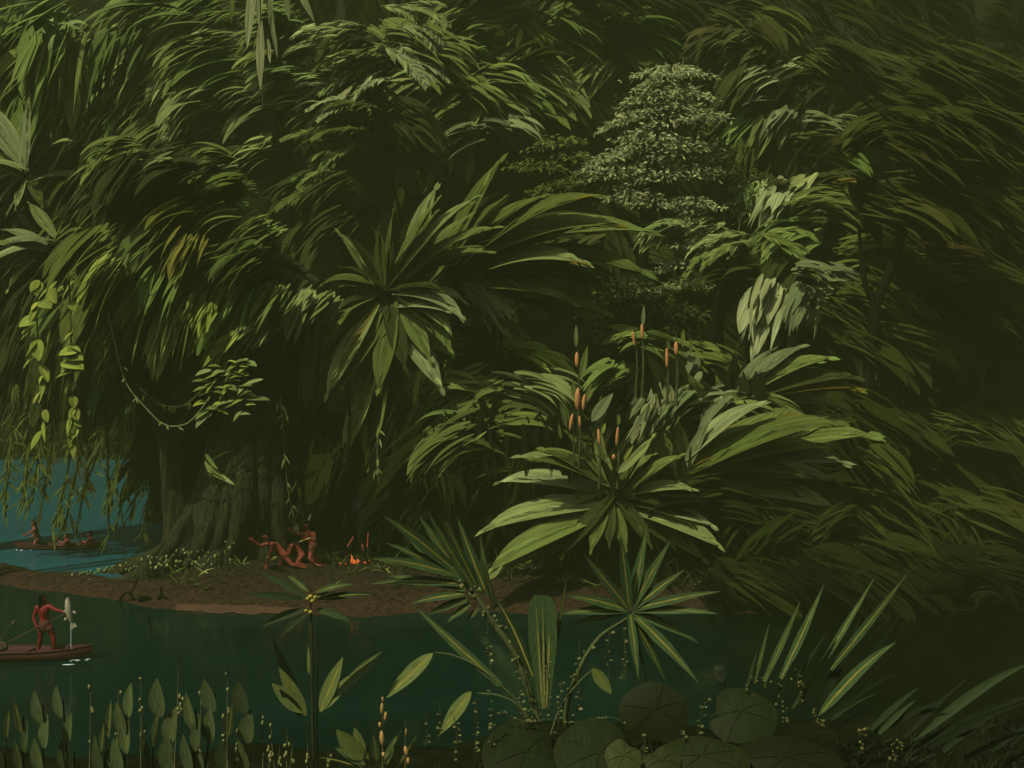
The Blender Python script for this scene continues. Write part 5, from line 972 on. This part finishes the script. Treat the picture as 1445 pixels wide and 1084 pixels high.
# beaded creepers
def creeper(label,D,path,n,bright=1.):
    p0=at(*path[0],D); s=D/F; root=thing("beaded_creeper",label,"creeper",p0,"beaded creepers between the foreground leaves")
    P=spline(np.array([at(x,y,D) for x,y in path]),30); m=MB(); tube(m,P[::3],np.full(10,.7*s),(.05,.055,.02),5); m.build("stem",FLEAF,root,loc=p0)
    m=MB()
    for k in range(int(n*.62)):
        p=P[rng.integers(0,30)]+rng.normal(0,1.3,3)*s*(1,1,.6); r=rng.uniform(1.3,2.9)*s
        blades(m,p,(rng.choice([-1,1])*.8,-.5,.5),r*2.6,r*1.8,1.4,np.clip(tintarr((.085*bright,.088*bright,.030*bright),1,.35),0,.4),segs=3,prof='leaf')
    m.build("leaves",FLEAF,root,loc=p0)
for path,n,D,lab in (([(690,865),(688,900),(692,945),(690,990)],26,12.5,"under the leaning rosette"),([(725,925),(733,960),(738,1010),(748,1070)],36,12.4,"along the knobbly stem"),([(745,1000),(748,1030),(749,1075)],22,12.2,"below the strap leaf"),([(772,935),(774,975),(772,1010)],24,12.2,"right of the strap leaf"),([(792,960),(790,1000),(786,1050)],26,12.3,"at the foot of the star plant"),([(818,905),(816,945),(818,990),(812,1010)],24,12.5,"between strap leaf and star plant"),([(860,890),(858,940),(862,985)],18,12.8,"hanging left under the star rosette"),([(880,885),(882,930),(880,965)],18,12.8,"hanging right under the star rosette"),([(672,985),(673,1020),(670,1070)],24,12.0,"below the drooping leaf stalk"),([(697,1000),(694,1040),(690,1075)],20,11.9,"left of the veined bottom leaf"),([(800,1020),(830,1018),(860,1012),(880,1020)],24,12.2,"running over the bottom veined leaves"),([(620,990),(622,1020),(618,1050)],12,11.9,"thin one in the dark water gap"),([(600,1005),(603,1030),(598,1060)],10,11.9,"leftmost short one"),([(705,1005),(740,1018),(775,1015)],20,12.1,"low one linking the stems"),([(1000,985),(990,1005),(985,1040)],22,12.1,"between the two round leaves"),([(640,1010),(645,1040),(640,1075)],14,11.9,"faint one beside the leaf stalk"),([(960,1030),(965,1050),(950,1075)],14,11.6,"by the tiny bottom leaf"),([(905,1035),(912,1055),(905,1078)],14,11.6,"in front of the small bright leaf")):
    creeper("beaded creeper of tiny curled leaves, "+lab,D,path,n)
m=MB()
for _ in range(900):
    x=rng.uniform(-30,1480); D=rng.uniform(11.2,13.8); b=nbase(x,D); n=4
    th=np.radians(rng.uniform(40,140,n)); 
    blades(m,np.tile(b,(n,1))+rng.normal(0,.04,(n,3))*(1,1,0),np.stack([np.cos(th),rng.uniform(-.5,.3,n),np.sin(th)],-1),rng.uniform(.1,.36,n),.018,.6,tintarr((.014,.018,.008),n,.4),segs=4)
tag(m.build("foreground_grass",LEAF),"dark short grass on the near bank at the bottom edge","grass",kind="stuff")

# ---------------------------------------------------------------- the murky green forest air
HAZE=1
if HAZE:
    m=bpy.data.materials.new("haze_air"); m.use_nodes=True; t=m.node_tree; t.nodes.remove(t.nodes["Principled BSDF"])
    v=t.nodes.new("ShaderNodeVolumePrincipled"); v.inputs["Color"].default_value=(.58,.76,.27,1); v.inputs["Density"].default_value=0.0013; v.inputs["Anisotropy"].default_value=0
    t.links.new(v.outputs[0],t.nodes["Material Output"].inputs["Volume"])
    x0,x1,y0,y1,z0,z1=-120,120,-6,135,-3.2,150
    me=bpy.data.meshes.new("haze"); me.from_pydata([(x,y,z) for x in (x0,x1) for y in (y0,y1) for z in (z0,z1)],[],[(0,1,3,2),(4,6,7,5),(0,4,5,1),(2,3,7,6),(0,2,6,4),(1,5,7,3)])
    me.materials.append(m); o=bpy.data.objects.new("haze",me); COL.objects.link(o); o["kind"]="stuff"; o["label"]="thin murky green haze in the forest air"
    o.visible_shadow=True
